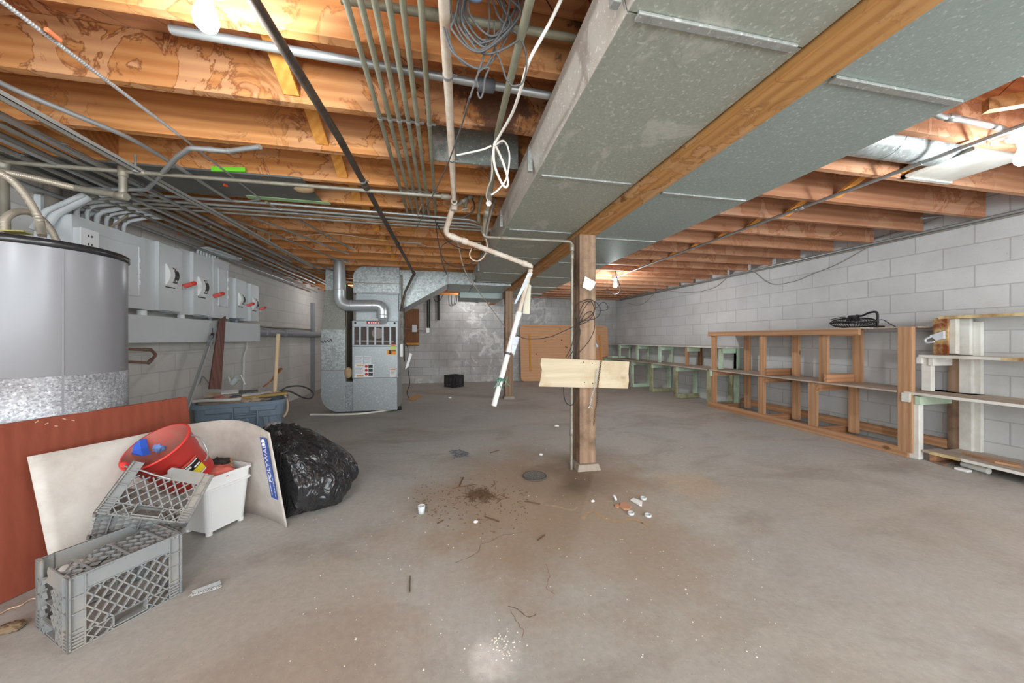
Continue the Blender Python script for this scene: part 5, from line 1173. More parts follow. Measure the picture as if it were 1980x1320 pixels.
def crate(label, M, W, D, H, mat, flip=False, broken_top=False, word=None, torn=None, open_end=False, group=None):
    """built in its own axes (x wide, y deep, z up), placed with matrix M"""
    t = thing('milk_crate', label, 'crate', M.translation, group); Mw = M
    ex, ey, ez = V((1, 0, 0)), V((0, 1, 0)), V((0, 0, 1))
    sides = ((V((0, 0, 0)), ex, -ey, W), (V((W, 0, 0)), ey, ex, D), (V((W, D, 0)), -ex, ey, W), (V((0, D, 0)), -ey, -ex, D))
    for si, (O, ux, un, w) in enumerate(sides):
        m = MB(); th, dp = .0045, .011; c = .045
        zb, zt = (.065, H - .062) if not flip else (.065, H - .06)
        def slab(x0, x1, z0, z1, dep=.003, inset=0.0):
            a = O + ux * x0 + ez * z0 - un * inset
            m.prism([a, a + ux * (x1 - x0), a + ux * (x1 - x0) + ez * (z1 - z0), a + ez * (z1 - z0)], -un * dep)
        miss = torn and si in torn
        # corner strips: slab + ribs
        for x0 in (0, w - c):
            slab(x0, x0 + c, 0, H, .003, .008)
            for z in (.0, .012, .024, .036, .048, .065, .13, .19, H - .006): slab(x0, x0 + c, z, z + .004, .011)
            for x in (x0, x0 + c - .004): slab(x, x + .004, 0, H, .011)
        # band near the (shown) top
        if not miss:
            slab(c, w - c, H - .062, H, .003, .004); slab(c, w - c, H - .006, H, .011); slab(c, w - c, H - .064, H - .060, .011)
        else:
            x1 = c + (w - 2 * c) * .55; z_ = H - .062
            a = [O + ux * xx + ez * zz for xx, zz in ((c + torn[si][0], z_), (w - c, z_), (w - c, H), (c + torn[si][0] + .03, H), (c + torn[si][0] + .022, H - .02), (c + torn[si][0] + .03, H - .035))]
            m.prism(a, -un * .004)
        # rim ribs with handle slot
        hx0, hx1 = w * .36, w * .64
        if si in (0, 2) or flip:
            for z in (0, .012, .05): 
                if z == 0 or z == .05: slab(c, w - c, z, z + .004, .011)
            slab(hx0 - .004, hx0, 0.010, .054, .03); slab(hx1, hx1 + .004, .010, .054, .03); slab(hx0, hx1, .050, .056, .03); slab(hx0, hx1, .010, .014, .03)
            for x0, x1 in ((c, hx0), (hx1, w - c)): lattice(m, O + ux * x0, ux, ez, un, x1 - x0, .0, .054, .04, 1.0, .003, dp)
        else: lattice(m, O + ux * c, ux, ez, un, w - 2 * c, 0, .054, .04, 1.0, .003, dp)
        kp = None
        if miss and flip: tx, tw = torn[si]; kp = lambda x, z, tx=tx, tw=tw: not (x > tx - .02 and x < tx + tw and z > .04) and (x < tx or x > tx + tw)
        lattice(m, O + ux * c, ux, ez, un, w - 2 * c, .054, H - .062, .05, 1.3, th, dp, kp)
        if flip and si == 3 or (open_end and si == 3):
            slab(c, w - c, .13, .134, .02) if not miss else slab(c + .06, w - c, .13, .134, .02)
        m.xform(Mw); sp_ = m.build('side_panel', mat, t)
        if word and si == word[0]:
            for i, (wd, sz, zz) in enumerate(word[1]):
                o_ = O + ux * (w * word[2]) + ez * zz + un * .0005 - un * .004
                X_, Y_ = (Mw.to_3x3() @ ux), (Mw.to_3x3() @ (ez * word[3]))
                X_ = X_ * word[3]
                text(wd, sz, axes(Mw @ o_, X_, Y_, Mw.to_3x3() @ un), WHITEP, 'printed_word', sp_)
    # floor lattice (z = H when flipped, else z = 0)
    m = MB(); zf = H - .004 if flip else .004
    kp = (lambda x, y: (y < D * .62 - .25 * x * 0 and not (x < .10 and y > .10))) if broken_top else None
    for s0_, kk in ((.05, 1.0),): lattice(m, V((.005, .005, zf)), ex, ey, ez if flip else -ez, W - .01, 0, D - .01, s0_, kk, .006, .012, kp)
    for x in (.06, .16, W - .06):
        m.bar(V((x, .006, zf)), V((x, D * (.6 if broken_top else 1) - .006, zf)), .005, .01)
    if broken_top: m.box((.05, .0, zf - .004), (.12, .07, zf))
    m.xform(Mw); m.build('base_lattice', mat, t)
    return t
# crate 1: upside down on the floor in front
FC, RC, LC_ = V((-1.332, 1.515, 0)), V((-1.136, 1.768, 0)), V((-1.588, 1.656, 0))
ux = V((math.cos(math.radians(56)), math.sin(math.radians(56)), 0)); uy = V((-ux.y, ux.x, 0))
M1 = axes(FC + V((0, 0, .001)), ux, uy, V((0, 0, 1)))
crate('dusty grey broken milk crate standing upside down in front', M1, .325, .30, .27, CRATE, flip=True, broken_top=True, torn={3: (.05, .06)}, word=(3, (('MEADOW', .03, .236), ('PROPERTY', .015, .213)), .60, -1))
# crate 2: tilted behind it
U, W_, N_ = V((.839, .35, -.418)), V((0, .76, .648)), V((.544, -.544, .638))
U.normalize(); W_ = (W_ - U * W_.dot(U)).normalized(); N_ = U.cross(W_)
BLp = PD(180, 991, 1.45)
# face = the x/z side (outward -y): x=U, z=W_, -y=N_
M2 = axes(BLp, U, -N_, W_)
crate('tilted grey milk crate with torn rim leaning on the white tub', M2, .328, .30, .245, CRATE, torn={0: (.075, .065)}, word=(0, (('MEADOW', .024, .227), ('PROPERTY', .016, .206)), .66, -1))
# crate 3: small black crate far away
kc = PZ(876, 750, 0); a3 = math.radians(38); u3 = V((math.cos(a3), math.sin(a3), 0))
M3 = axes(V((kc.x, kc.y, .001)), u3, V((-u3.y, u3.x, 0)), V((0, 0, 1)))
crate('black milk crate standing alone on the floor by the far wall', M3, .33, .33, .28, CRATEB)
# ---------------------------------------------------------------- white tub
tubM = V((-1.322, 2.235, 0)); e1_ = V((.455, .89, 0)).normalized(); e2_ = V((-e1_.y, e1_.x, 0))
MTb = axes(tubM, e1_, e2_, V((0, 0, 1)))
tub = thing('white_tub', 'square white plastic tub holding the red bucket', 'tub', tubM)
def rsq(w, d, r, z, gx=0, n=5):
    out = []
    for cx, cy, a0 in ((w + gx - r, d + gx - r, 0), (-gx + r, d + gx - r, 90), (-gx + r, -gx + r, 180), (w + gx - r, -gx + r, 270)):
        out += [V((cx + r * math.cos(math.radians(a0 + 90 * i / n)), cy + r * math.sin(math.radians(a0 + 90 * i / n)), z)) for i in range(n + 1)]
    return out
def loft(rings, closed=True, smooth=False, cap0=True, cap1=False):
    m = MB(); k = len(rings[0]); vs = [p for r in rings for p in r]
    fs = [(i * k + j, i * k + (j + 1) % k, (i + 1) * k + (j + 1) % k, (i + 1) * k + j) for i in range(len(rings) - 1) for j in range(k)]
    if cap0: fs.append(tuple(range(k - 1, -1, -1)))
    if cap1: fs.append(tuple(range((len(rings) - 1) * k, len(rings) * k)))
    return m.add(vs, fs, 0, smooth)
TW, TD, TH_ = .235, .225, .345
m = loft([rsq(TW, TD, .03, .02, -.012), rsq(TW, TD, .035, .26, .006), rsq(TW, TD, .035, .265, .016), rsq(TW, TD, .035, .275, .016), rsq(TW, TD, .035, .278, .008), rsq(TW, TD, .035, .325, .010), rsq(TW, TD, .035, .328, .018), rsq(TW, TD, .035, .345, .018), rsq(TW, TD, .035, .345, .006), rsq(TW, TD, .03, .03, -.016)], cap1=True)
m.xform(MTb); m.build('tub_body', WHITEP, tub)
m = MB()
for x, y in ((.03, .03), (TW - .03, .03), (.03, TD - .03), (TW - .03, TD - .03)): m.tube([(x, y, 0), (x, y, .022)], .016, 12)
m.xform(MTb); m.build('foot', WHITEP, tub)
# rags in the tub
def crumple(name, label, cat, c, r, mat, sq, seed, amp=.35, fr=3.0, n=20, parent=None):
    m = MB().ball((0, 0, 0), 1, n); out = []
    for p in m.v:
        k = 1 + amp * (noise.noise(p * fr + V((seed, 0, 0))) + .6 * abs(noise.noise(p * fr * 2.3 + V((0, seed, 0)))))
        out.append(V(c) + V((p.x * sq[0], p.y * sq[1], p.z * sq[2])) * r * k)
    m.v = out; o = m.build(name, mat, parent)
    if label: tag(o, label, cat)
    return o
tp_ = lambda x, y, z: MTb @ V((x, y, z))
crumple('rag', 'faded red rag bunched in the white tub beside the bucket', 'rag', tp_(.10, .08, .335), .075, plain('faded_red_cloth', (196, 104, 92), .8, 0, .15, 20, .2), (1.1, .9, .5), 3)
crumple('rag', 'black rag bunched behind the red rag in the white tub', 'rag', tp_(.15, .15, .355), .062, plain('black_cloth', (58, 52, 50), .8, 0, .2, 20, .2), (1, 1, .6), 5)
o = MB().bar(tp_(.15, .03, .31), tp_(.21, .14, .372), .03, .012).build('brown_scrap', SHELFX); tag(o, 'brown flat scrap sticking up out of the white tub', 'scrap')
crumple('filler', 'grey junk filling the white tub under the rags', 'junk', tp_(.12, .11, .27), .07, plain('grey_cloth', (140, 132, 126), .8), (1, 1, .5), 8)
# ---------------------------------------------------------------- red bucket
oc, bc = PD(301, 861, 1.79), PD(368, 919, 1.95)
ax = (oc - bc).normalized(); KB = .90; L = .31 * KB; bc = oc - ax * L
_, bx, by = frame(ax); MB_ = axes(bc, bx, by, ax) @ Matrix.Scale(KB, 4)
RED = plain('red_bucket_plastic', (222, 62, 56), .38, 0, .06, 6, 0, .45)
REDIN = plain('dusty_red_inside', (176, 92, 82), .6, 0, .2, 10, 0, .3, dirt=(150, 126, 112), dfac=.8)
bk = thing('red_bucket', 'red plastic bucket tipped over in the white tub', 'bucket', bc)
MB().lathe([(0, 0), (.122, 0), (.128, .006), (.140, .19), (.147, .193), (.149, .235), (.154, .238), (.160, .30), (.167, .302), (.167, .31), (.158, .31)], MB_, 48).build('bucket_body', RED, bk)
MB().lathe([(.160, .309), (.146, .25), (.136, .19), (.122, .02), (0, .018)], MB_, 48).build('inner_wall', REDIN, bk)
# spout lip
# label on camera side
Mi = MB_.inverted(); camL = Mi @ V((0, 0, EYE)); al = math.atan2(camL.y, camL.x)
# find the angle that puts the label toward the right of the visible side
best = None
for k in range(72):
    a = 2 * PI * k / 72; nrm = (MB_.to_3x3() @ V((math.cos(a), math.sin(a), 0))); p = MB_ @ V((.138 * math.cos(a), .138 * math.sin(a), .11)); f = nrm.dot((V((0, 0, EYE)) - p).normalized())
    pu, pv = proj(p); sc = f * 40 - math.hypot(pu - 354, pv - 884)
    if f > .1 and (best is None or sc > best[0]): best = (sc, a)
al = best[1]
def curved(a0, a1, z0, z1, off, n=10):
    m = MB(); rr = lambda z: .128 + (.140 - .128) * (z - .006) / .184 + off
    for i in range(n):
        p, q = a0 + (a1 - a0) * i / n, a0 + (a1 - a0) * (i + 1) / n
        quad = [V((rr(z) * math.cos(t), rr(z) * math.sin(t), z)) for t, z in ((p, z0), (q, z0), (q, z1), (p, z1))]
        m.hexa([V((x.x * .99, x.y * .99, x.z)) for x in quad], quad)
    return m.xform(MB_)
lb = curved(al - .46, al + .46, .05, .178, .0012).build('label', BLACK, bk)
curved(al - .45, al + .45, .064, .108, .0019).build('yellow_block', plain('label_yellow', (226, 206, 40), .5), lb)
curved(al - .46, al + .2, .164, .177, .0019).build('red_strip', plain('label_red', (206, 84, 66), .5), lb)
m = MB()
for a0, a1, z0, z1 in ((-.42, .2, .137, .144), (-.05, .18, .117, .131), (-.40, -.12, .102, .111), (.08, .40, .104, .112), (.27, .40, .126, .150)):
    m.merge(curved(al + a0, al + a1, z0 + .014, z1 + .014, .0019, 6))
m.build('label_print', WHITEP, lb)
curved(al - .45, al + .45, .051, .061, .0019).build('white_band', plain('label_white', (226, 218, 222), .5), lb)
curved(al - .3, al + .4, .012, .02, .001).build('white_scrape', WHITEP, bk)
# wire handle fallen to the right
side = MB_.to_3x3() @ V((0, 0, 1)); ea = PD(370, 838, 1.85); eb_ = PD(249, 893, 1.9)
hpts = spline([ea + V((0, 0, -.01)), PD(386, 846, 1.9), PD(400, 868, 1.92), PD(401, 884, 1.9), PD(396, 890, 1.88)], 8)
MB().tube(hpts, .004, 8).build('wire_handle', EMT, bk)
m = MB().tube(spline([PD(237, 899, 1.66), PD(250, 903, 1.64), PD(270, 908, 1.63), PD(300, 918, 1.64), PD(330, 926, 1.66)], 6), .004, 8); m.build('wire_handle', EMT, bk)
m = MB().tube([PD(238, 897, 1.67), PD(247, 901, 1.66)], .014, 10); m.build('handle_lug', RED, bk)
BLUE = plain('blue_packet', (52, 92, 190), .4, 0, .15, 20); LBLUE = plain('pale_blue_cloth', (118, 150, 208), .7, 0, .1, 20)
pk = [PD(246, 874, 1.80), PD(268, 850, 1.82), PD(271, 868, 1.81), PD(277, 882, 1.79), PD(262, 880, 1.78)]
o = MB().prism(pk, (.015, .03, .0)).build('blue_packet', BLUE, bevel=.003); tag(o, 'bright blue folded packet inside the red bucket', 'packet')
crumple('blue_cloth', 'small pale blue cloth wad inside the red bucket', 'cloth', PD(303, 865, 1.91), .035, LBLUE, (1.1, 1, .8), 2)
CARD = plain('cardboard', (190, 148, 104), .8, 0, .08, 8)
o = MB().hexa([PD(270, 852, 1.86), PD(287, 875, 1.88), PD(268, 884, 1.83), PD(258, 872, 1.83)], [p + V((.003, .006, 0)) for p in (PD(270, 852, 1.86), PD(287, 875, 1.88), PD(268, 884, 1.83), PD(258, 872, 1.83))]).build('cardboard_piece', CARD); tag(o, 'tan cardboard piece behind the blue packet in the red bucket', 'cardboard')
# ---------------------------------------------------------------- black rubbish bag
BAG = G('black_bag', .2, 0, .65)
BAG.out(lin(40, 40, 42)); BAG.bump(BAG.math('ABSOLUTE', BAG.math('SUBTRACT', BAG.noise(BAG.coord((1.6, 1.6, .8)), 6, 3, .5, 1.4), .5)), .8, .05); BAG = BAG.mat
bgc = V((-.99, 2.62, .215)); m = MB().ball((0, 0, 0), 1, 72); out = []
for p in m.v:
    up = max(0, p.z)
    k = 1 + .16 * noise.noise(p * 1.6 + V((4, 0, 0))) + .10 * abs(noise.noise(V((p.x * 4, p.y * 4, p.z * 1.4)) + V((0, 9, 0)))) + .07 * abs(noise.noise(V((p.x * 7, p.y * 7, p.z * 3)))) + .03 * noise.noise(V((p.x * 16, p.y * 16, p.z * 6)))
    q = V((p.x * .335 * (1 - .18 * up), p.y * .32 * (1 - .15 * up), p.z * .285)) * k
    q = bgc + q + V((.12 * (-p.z) * .6 - .02, 0, 0)) + V((-.06 * up, .04 * up, .0))
    for A_, B_ in ((V((-1.33, 2.56, 0)), V((-1.13, 2.44, 0))), (V((-1.13, 2.44, 0)), V((-.90, 2.25, 0)))):
        dd = (B_ - A_).normalized(); nn_ = V((-dd.y, dd.x, 0)); sd = (q - A_).dot(nn_)
        if sd < .03: q += nn_ * (.03 - sd)
    if q.z < .004: q.z = .004 + .002 * noise.noise(q * 20)
    out.append(q)
m.v = out
bg = thing('rubbish_bag', 'full black plastic rubbish bag beside the bent white panel', 'bag', V((bgc.x, bgc.y, .0)))
m.build('bag_body', BAG, bg)
m = MB(); kn = PD(533, 826, 2.62)
for i in range(9):
    a = 2 * PI * i / 9; m.tube(spline([kn + V((0, 0, -.01)), kn + V((.05 * math.cos(a), .04 * math.sin(a), .012)), kn + V((.09 * math.cos(a), .06 * math.sin(a), -.012))], 4), .016, 6, rad=[.012, .018, .02, .018, .014, .01, .006])
m.build('gathered_neck', BAG, bg)
cr = crumple('foil_ball', 'crumpled silver wrapper sitting on the black rubbish bag', 'wrapper', PD(528, 823, 2.55), .05, FOIL_SPARKLE, (1, 1, .55), 11, .5, 5)
# ---------------------------------------------------------------- blue-grey tote with junk
TOTE = plain('blue_grey_tote', (122, 140, 156), .45, 0, .05, 6, 0, .4)
tc_ = V((-2.27, 4.46, 0)); ta = math.atan2(.22, .75); ex_, ey_ = V((math.cos(ta), math.sin(ta), 0)), V((-math.sin(ta), math.cos(ta), 0))
MTt = axes(tc_ - ex_ * .40 - ey_ * .24, ex_, ey_, V((0, 0, 1)))
tt = thing('storage_tote', 'big blue-grey plastic tote heaped with junk by the left wall', 'tote', tc_)
w, d, h = .80, .48, .44
m = loft([rsq(w, d, .10, .0, -.05), rsq(w, d, .11, .26, -.015), rsq(w, d, .11, .27, -.005), rsq(w, d, .12, h - .05, .0), rsq(w, d, .12, h - .045, .018), rsq(w, d, .12, h, .02), rsq(w, d, .12, h, .0), rsq(w, d, .10, .03, -.055)], cap1=True)
m.xform(MTt); m.build('tote_body', TOTE, tt)
m = MB()
for x0, x1 in ((.12, .36), (.5, .74)): m.box((x0, -.035, h - .10), (x1, .03, h - .045)); 
m.box((.34, -.03, .17), (.58, .03, .19)); m.box((.34, -.03, .19), (.36, .03, h - .05)); m.box((.56, -.03, .19), (.58, .03, h - .05)); m.box((.36, -.026, .30), (.56, .02, .32))
m.xform(MTt); m.build('handle_ledge', TOTE, tt, bevel=.01)
for x in (.10, .26, .46, .64): MB().bar((x, -.012, .27), (x + .03, .03, .04), .05, .03, up=(0, 1, 0)).xform(MTt).build('rib', TOTE, tt, bevel=.008)
q = lambda x, y, z: MTt @ V((x, y, z))
GOLD = plain('gold_frame', (152, 124, 66), .4, .3, .1, 10)
o = MB().box((.30, .02, h + .004), (.86, .10, h + .034)).xform(MTt @ Matrix.Translation((0, .02, 0)) @ Matrix.Rotation(.10, 4, 'Z') @ Matrix.Rotation(-.04, 4, 'Y')).build('picture_frame_rail', GOLD, bevel=.003); tag(o, 'long gold brown moulding lying across the front of the tote', 'moulding')
jf = plain('junk_tan', (176, 156, 138), .8, 0, .3, 14, .3)
crumple('junk_heap', 'pinkish tan junk heaped inside the left of the tote', 'junk', q(.30, .24, h - .02), .22, jf, (1.4, .9, .35), 4, .4, 4, 26)
bits = [('white_paper', 'white crumpled paper on the left of the tote junk', (.26, .30, h + .09), (.16, .10, .012), WHITEP, .3), ('red_packet', 'pinkish red packet lying in the tote junk', (.22, .14, h + .06), (.12, .07, .012), plain('pink_red', (198, 120, 112), .5), .5),
        ('blue_packet', 'dark blue packet lying in the tote junk', (.34, .13, h + .055), (.09, .05, .014), plain('dark_blue', (84, 94, 124), .5), -.3), ('grey_packet', 'dark grey packet at the back of the tote junk', (.44, .26, h + .085), (.18, .08, .012), plain('grey_packet', (104, 102, 104), .5), .2),
        ('white_card', 'white card lying behind the gold moulding', (.50, .16, h + .06), (.20, .06, .008), WHITEP, .1), ('tan_packet', 'beige packet at the far left of the tote junk', (.12, .26, h + .07), (.13, .09, .02), plain('beige', (206, 184, 158), .7), -.5), ('white_card', 'small white card at the right of the tote junk', (.62, .26, h + .055), (.10, .08, .01), plain('off_white', (214, 210, 206), .6), .6)]
for nm, lb, c, sz, mt, rz in bits:
    o = MB().box([-x / 2 for x in sz], [x / 2 for x in sz]).xform(MTt @ Matrix.Translation(c) @ Matrix.Rotation(rz, 4, 'Z') @ Matrix.Rotation(.25, 4, 'X')).build(nm, mt, bevel=.003); tag(o, lb, nm.split('_')[1])
m = MB().tube(spline([q(.0, .10, h + .03), q(.12, .02, h + .045), q(.3, -.01, h + .04), q(.42, .0, h + .04)], 6), .018, 8); tag(m.build('white_trim', plain('white_trim', (206, 204, 198), .4)), 'curved whitish trim piece along the tote front rim', 'trim')
o = MB().tube([PD(449, 741, 4.1), PD(460, 730, 4.1)], .034, 12).build('glass_tumbler', plain('clear_tumbler', (196, 206, 204), .15, 0, .15, 40, 0, .6)); tag(o, 'clear ribbed tumbler tipped on top of the tote junk', 'tumbler')
for i, (a, b) in enumerate((((442, 728), (447, 742)), ((466, 724), (474, 743)))):
    tag(MB().tube([PD(*a, 4.15), PD(*b, 4.15)], .007, 8).build('white_stick', WHITEP), ['thin white stick left of the tumbler in the tote', 'thin white stick right of the tumbler in the tote'][i], 'stick')
tag(MB().tube(spline([PD(386, 742, 3.8), PD(392, 728, 3.8), PD(402, 738, 3.85), PD(410, 744, 3.9)], 6), .006, 6).build('cord', EMTD), 'thin grey cord end rising at the left of the tote', 'cord')
dp_ = MB().tube([PD(538, 646, 4.35), PD(531, 762, 4.15)], .022, 12).build('wooden_dowel', plain('pale_dowel', (212, 186, 150), .6, 0, .1, 10)); tag(dp_, 'pale wooden dowel standing up at the right end of the tote', 'stick')
bsq = [PD(509, 748, 4.45), PD(526, 735, 4.5), PD(537, 720, 4.55), PD(544, 712, 4.6)]
m = MB(); 
for a, b in zip(bsq, bsq[1:]): m.bar(a, b, .05, .02)
tag(m.build('broken_slat', plain('broken_slat', (156, 104, 64), .7, 0, .2, 14)), 'broken brown wood slat slanting out of the tote', 'stick')
rw = wood('dark_red_plank', (128, 92, 84), (100, 66, 58), axis=2, fine=1.2, knots=False)
a, b, c, d2 = PX(424, 620, -2.475), PX(437, 611, -2.475), PD(428, 752, 3.64), PD(405, 752, 3.60)
o = MB().hexa([d2, c, b, a], [p + V((-.03, .03, 0)) for p in (d2, c, b, a)]).build('dark_plank', rw); tag(o, 'dark reddish plank leaning on the wiring trough', 'plank')
pa, pb2 = PX(411, 646, -2.5), PD(349, 824, 2.75); dv = pb2 - pa; pe = pa + dv * ((.02 - pa.z) / dv.z) if abs(dv.z) > .01 else pb2
pe = pb2 + dv * .12
po = thing('pole', 'aluminium pole leaning from the floor up to the wiring trough', 'pole', pe)
MB().tube([pa + dv * .10, pe], .0165, 16).build('tube', ALUM, po)
MB().tube([pa + dv * .03, pa + dv * .18], .020, 14, rad=[.013, .019, .019]).build('grip', plain('pole_grip', (150, 156, 162), .4, .4), po)
m = MB().bar(pa + dv * -.01, pa + dv * .07, .028, .014); m.tube([pa, pa + V((.0, .0, .07))], .004, 6); m.build('hook_end', plain('dark_hook', (70, 68, 66), .5, .5), po)
# hoses and cables on the floor by the tote
for lb, pts, r, mt in (('cream hose looping from the tote down to the floor', [PD(534, 757, 4.1), PD(549, 762, 4.1), PD(556, 778, 4.1), PD(555, 795, 4.1), PD(548, 806, 4.05)], .012, CABLEC),
                       ('grey cable looping behind the tote onto the floor', [PD(540, 757, 4.4), PD(556, 748, 4.9), PD(580, 746, 5.4), PD(598, 752, 5.9), PD(606, 762, 5.8), PD(600, 770, 5.5), PD(585, 768, 5.2), PD(562, 757, 4.8), PD(545, 756, 4.5)], .012, CABLEG)):
    tag(MB().tube([V((p.x, p.y, max(p.z, r))) for p in spline(pts, 8)], r, 8).build('cable', mt), lb, 'cable')
# ================================================================ bits on the floor
def fl(u, v, z=0): return PZ(u, v, z)
# drains
g_ = fl(1034, 921); dr = thing('floor_drain', 'round black floor drain grate in the worn floor by the nearer post', 'drain', V((g_.x, g_.y, 0)))
m = MB(); r_ = .095
m.tube([V((g_.x + r_ * math.cos(2 * PI * k / 32), g_.y + r_ * math.sin(2 * PI * k / 32), .006)) for k in range(33)], .006, 6); m.build('ring', plain('drain_ring', (92, 88, 82), .7), dr)
m = MB()
for k in range(-4, 5):
    o_ = k * .021; ln = math.sqrt(max(0, r_ ** 2 - o_ ** 2))
    m.bar((g_.x + o_, g_.y - ln, .006), (g_.x + o_, g_.y + ln, .006), .006, .006); m.bar((g_.x - ln, g_.y + o_, .007), (g_.x + ln, g_.y + o_, .007), .006, .006)
m.build('grate', plain('iron_grate', (116, 112, 106), .6, .3, .3, 30), dr)
MB().disc((g_.x, g_.y, .0015), (0, 0, 1), r_, 32).build('dark_pit', plain('pit', (64, 58, 53), .9), dr)
g2_ = fl(890, 877); m = MB()
for k in range(26):
    a = R.uniform(0, PI); c = V((g2_.x + R.uniform(-.07, .07), g2_.y + R.uniform(-.10, .10), .004)); d = V((math.cos(a), math.sin(a), 0)) * R.uniform(.02, .05)
    m.bar(c - d, c + d + V((0, 0, R.uniform(0, .01))), .004, .004)
o = m.build('mesh_scrap', plain('grey_mesh', (92, 96, 104), .6)); tag(o, 'crumpled dark wire mesh scrap on the floor left of the drain', 'scrap')
# caps, tiles, cup
CAP = plain('clear_cap', (206, 212, 214), .3, 0, .08, 20, 0, .5)
def cap(u, v, lb, tilt=0):
    p = fl(u, v); M = Matrix.Translation((p.x, p.y, .001 + (.017 if tilt else 0))) @ Matrix.Rotation(tilt, 4, 'Y')
    o = MB().lathe([(0, 0), (.020, 0), (.021, .002), (.021, .013), (.017, .014), (.016, .004), (0, .004)], M, 20).build('bottle_cap', CAP); tag(o, lb, 'cap', 'clear caps on the floor')
cap(1187, 968, 'clear cap standing on its edge left of the broken tile', 1.2); cap(1244, 965, 'clear cap behind the white tile chip'); cap(1220, 994, 'clear cap in front of the broken tile'); cap(1253, 998, 'clear cap at the front right of the tile chips')
TERR = plain('terracotta', (196, 148, 118), .8, 0, .12, 16)
def chip(nm, lb, pts, h, mt, cat):
    P_ = [fl(u, v) for u, v in pts]; o = MB().prism([V((p.x, p.y, .001)) for p in P_], (0, 0, h)).build(nm, mt, bevel=.002); tag(o, lb, cat)
chip('tile_chip', 'orange broken tile piece lying between the clear caps', ((1199, 974), (1208, 972), (1222, 980), (1218, 986), (1206, 986), (1198, 981)), .008, TERR, 'tile')
chip('tile_chip', 'tiny round orange chip left of the broken tile', ((1189, 976), (1196, 975), (1199, 980), (1194, 983), (1189, 981)), .006, TERR, 'tile')
chip('tile_chip', 'white printed tile chip lying behind the broken tile', ((1219, 968), (1225, 965), (1242, 971), (1241, 979), (1236, 978)), .010, WHITEP, 'tile')
p = fl(815, 992); o = MB().lathe([(0, 0), (.020, 0), (.024, .05), (.022, .05), (.018, .003), (0, .003)], Matrix.Translation((p.x, p.y, .001)), 20).build('plastic_cup', CAP); tag(o, 'tiny clear plastic cup standing on the bare floor', 'cup')
# crate shard
sh_ = [fl(u, v) for u, v in ((369, 1155), (372, 1149), (427, 1131), (424, 1139))]
o = MB().prism([V((p.x, p.y, .002)) for p in sh_], (0, 0, .006)); a, b = sh_[0], sh_[3]; o.bar(V((sh_[1].x, sh_[1].y, .01)), V((sh_[2].x, sh_[2].y, .016)), .012, .02)
o = o.build('crate_shard', CRATE, bevel=.001); tag(o, 'broken grey crate strip with white letters lying on the floor', 'scrap')
cx_ = (sh_[0] + sh_[3]) / 2; dx_ = (sh_[0] - sh_[3]).normalized(); ny = V((0, 0, 1)).cross(dx_)
text('ADOW GO', .022, axes(V((cx_.x, cx_.y, .0085)) + ny * -.006, -dx_, -ny, V((0, 0, 1))), WHITEP, 'printed_word', o)
# twig pile, crumbs, chips (uncountable)
TWIG = plain('dry_twig', (112, 86, 66), .8, 0, .3, 30)
m = MB()
for k in range(240):
    s = abs(R.gauss(0, 1)); a0 = R.uniform(0, 2 * PI); c = fl(930 + 24 * s * math.cos(a0), 957 + 9 * s * math.sin(a0)); a = R.uniform(0, PI); l = R.uniform(.006, .035); d = V((math.cos(a), math.sin(a), 0)) * l
    m.bar(V((c.x, c.y, .003)) - d, V((c.x, c.y, .003 + R.uniform(0, .008))) + d, .0025, .0025)
for k in range(260):
    c = fl(R.uniform(800, 1020), R.gauss(968, 24)); a = R.uniform(0, PI); l = R.uniform(.002, .009); d = V((math.cos(a), math.sin(a), 0)) * l
    m.bar(V((c.x, c.y, .002)) - d, V((c.x, c.y, .002)) + d, .003, .002)
tag(m.build('twig_litter', TWIG), 'scatter of dry twigs and crumbs on the floor left of the drain', 'litter', kind='stuff')
for i, (a, b, lb) in enumerate((((888, 940), (896, 924), 'short brown twig behind the twig pile'), ((937, 1000), (965, 1010), 'brown twig with a cross piece in front of the twig pile'), ((846, 1013), (858, 1007), 'small brown twig left of the crossed twig'), ((1040, 1046), (1054, 1036), 'pale twig on the floor in front of the drain'), ((1014, 970), (1044, 976), 'thin brown twig right of the twig pile'), ((948, 876), (965, 871), 'brown sliver on the floor behind the drain'), ((875, 945), (915, 938), 'long thin twig lying behind the twig pile'), ((792, 1146), (793, 1116), 'thin dark wire on the floor near the front'))):
    p, q2 = fl(*a), fl(*b); tag(MB().bar(V((p.x, p.y, .004)), V((q2.x, q2.y, .006)), .007 if i < 6 else .004, .006).build('twig', TWIG), lb, 'twig')
m = MB()
for k in range(300):
    u, v = R.uniform(560, 1500), 800 + 500 * R.random() ** 1.2; c = fl(u, v); s = R.uniform(.0008, .0022) * (1.8 if R.random() < .08 else 1)
    m.box((c.x - s, c.y - s, .0005), (c.x + s, c.y + s * R.uniform(.4, 1), .001 + s * .8))
for k in range(50):
    c = fl(R.gauss(975, 14), R.gauss(1245, 14)); s = R.uniform(.001, .003); m.box((c.x - s, c.y - s, .0005), (c.x + s, c.y + s, .003))
tag(m.build('plaster_crumbs', plain('plaster', (222, 218, 210), .8)), 'white plaster crumbs scattered over the floor', 'litter', kind='stuff')
for u, v, s, lb in ((870, 770, .03, 'white crumpled scrap on the floor left of the far post'), (1076, 825, .028, 'white paper wad on the floor behind the nearer post'), (1046, 880, .02, 'small white chip on the floor behind the drain'), (920, 1010, .014, 'white pebble on the floor in front of the twig pile'), (1146, 970, .014, 'white pebble on the floor left of the clear caps')):
    p = fl(u, v); crumple('white_scrap', lb, 'scrap', V((p.x, p.y, s * .45)), s, WHITEP, (1, .8, .5), u, .4, 3, 8)
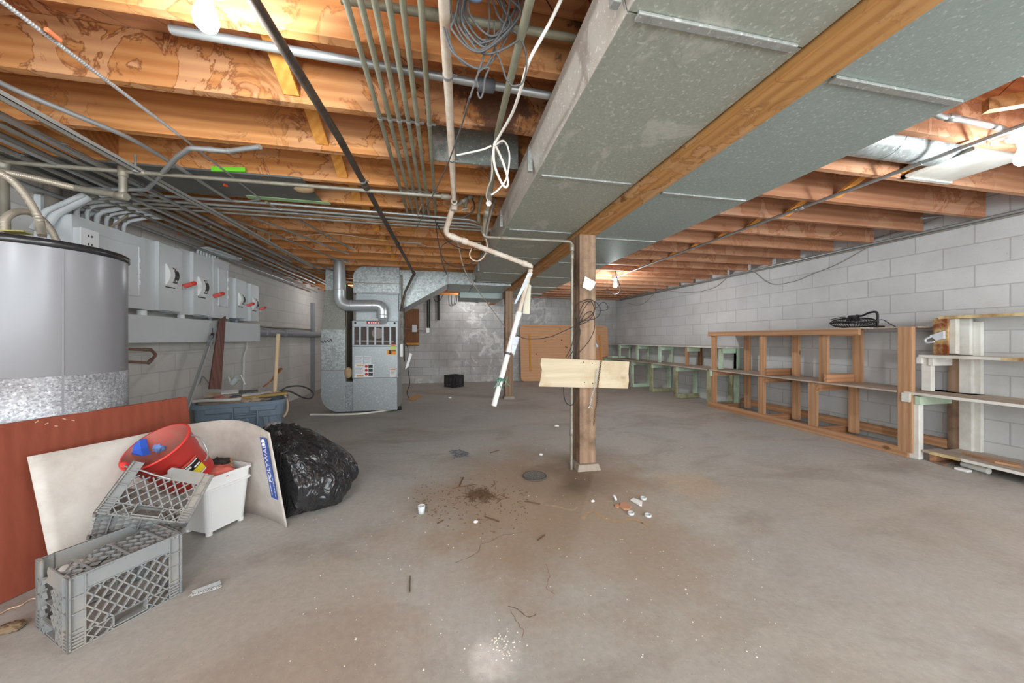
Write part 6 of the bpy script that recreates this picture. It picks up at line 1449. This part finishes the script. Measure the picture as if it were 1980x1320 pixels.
# cracks and rust streaks in the floor
def crack(label, pts, wd, mat):
    P_ = [fl(u, v) for u, v in pts]; S_ = spline(P_, 8); m = MB()
    S_ = [V((p.x + .008 * noise.noise(p * 40), p.y + .008 * noise.noise(p * 40 + V((9, 0, 0))), 0)) for p in S_]
    for i, (a, b) in enumerate(zip(S_, S_[1:])):
        k = wd * (.5 + abs(noise.noise(a * 25 + V((0, 3, 0)))) * 1.6); d = (b - a).normalized() if (b - a).length > 1e-6 else V((1, 0, 0)); s = V((-d.y, d.x, 0)) * k
        m.add([a - s + V((0, 0, .0006)), b - s + V((0, 0, .0006)), b + s + V((0, 0, .0006)), a + s + V((0, 0, .0006))], [(0, 1, 2, 3)])
    struct(m.build('floor_crack', mat), label)
CRK = plain('crack_brown', (142, 124, 108), .9, 0, .3, 30); CRKD = plain('crack_dark', (118, 100, 86), .9, 0, .3, 30); RUSTF = plain('rust_streak', (184, 154, 122), .9, 0, .25, 20)
crack('jagged crack in the floor at the middle', ((880, 1088), (905, 1078), (925, 1066), (930, 1052), (945, 1048), (960, 1040), (975, 1034), (992, 1032), (1010, 1028)), .0032, CRK)
crack('crack in the floor near the bottom', ((982, 1172), (1000, 1176), (1015, 1190), (1028, 1192), (1038, 1186)), .0025, CRKD)
crack('branch crack in the floor near the bottom', ((988, 1178), (995, 1195), (1003, 1208), (1012, 1222), (1008, 1232)), .0022, CRK)
crack('faint crack in the floor', ((1055, 1090), (1062, 1110), (1058, 1135), (1072, 1150)), .0016, CRK)
crack('rusty streak on the floor before the caps', ((1126, 1004), (1136, 992), (1150, 990), (1165, 1000), (1190, 1008), (1215, 1004), (1240, 1008), (1252, 1018)), .013, RUSTF)
crack('pale streak on the floor by the drain', ((1055, 976), (1080, 980), (1105, 986), (1118, 980)), .010, plain('pale_streak', (186, 164, 138), .9))
o = MB().prism([V((p.x, p.y, .001)) for p in (fl(880, 1070) + V((0, 0, 0)), fl(884, 1066), fl(932, 1066), fl(934, 1069))], (0, 0, .001)); 
o = MB().prism([V((p.x, p.y, .002)) for p in (fl(786, 772), fl(800, 776), fl(818, 766), fl(806, 763))], (0, 0, .01)).build('cardboard_flap', CARD); tag(o, 'brown cardboard flap on the floor right of the furnace', 'cardboard')
crumple('dirt_clump', 'brown debris clump on the floor left of the front crate', 'debris', fl(22, 1218) + V((0, 0, .012)), .03, plain('debris_brown', (132, 112, 88), .9, 0, .4, 30, .5), (1.2, .8, .45), 6, .6, 4, 12)
tag(MB().tube([V((p.x, p.y, .005)) for p in spline([fl(-10, 1196), fl(15, 1180), fl(40, 1172), fl(60, 1160), fl(75, 1158)], 6)], .003, 6).build('wire', CABLEC), 'thin pale wire on the floor in front of the red board', 'wire')
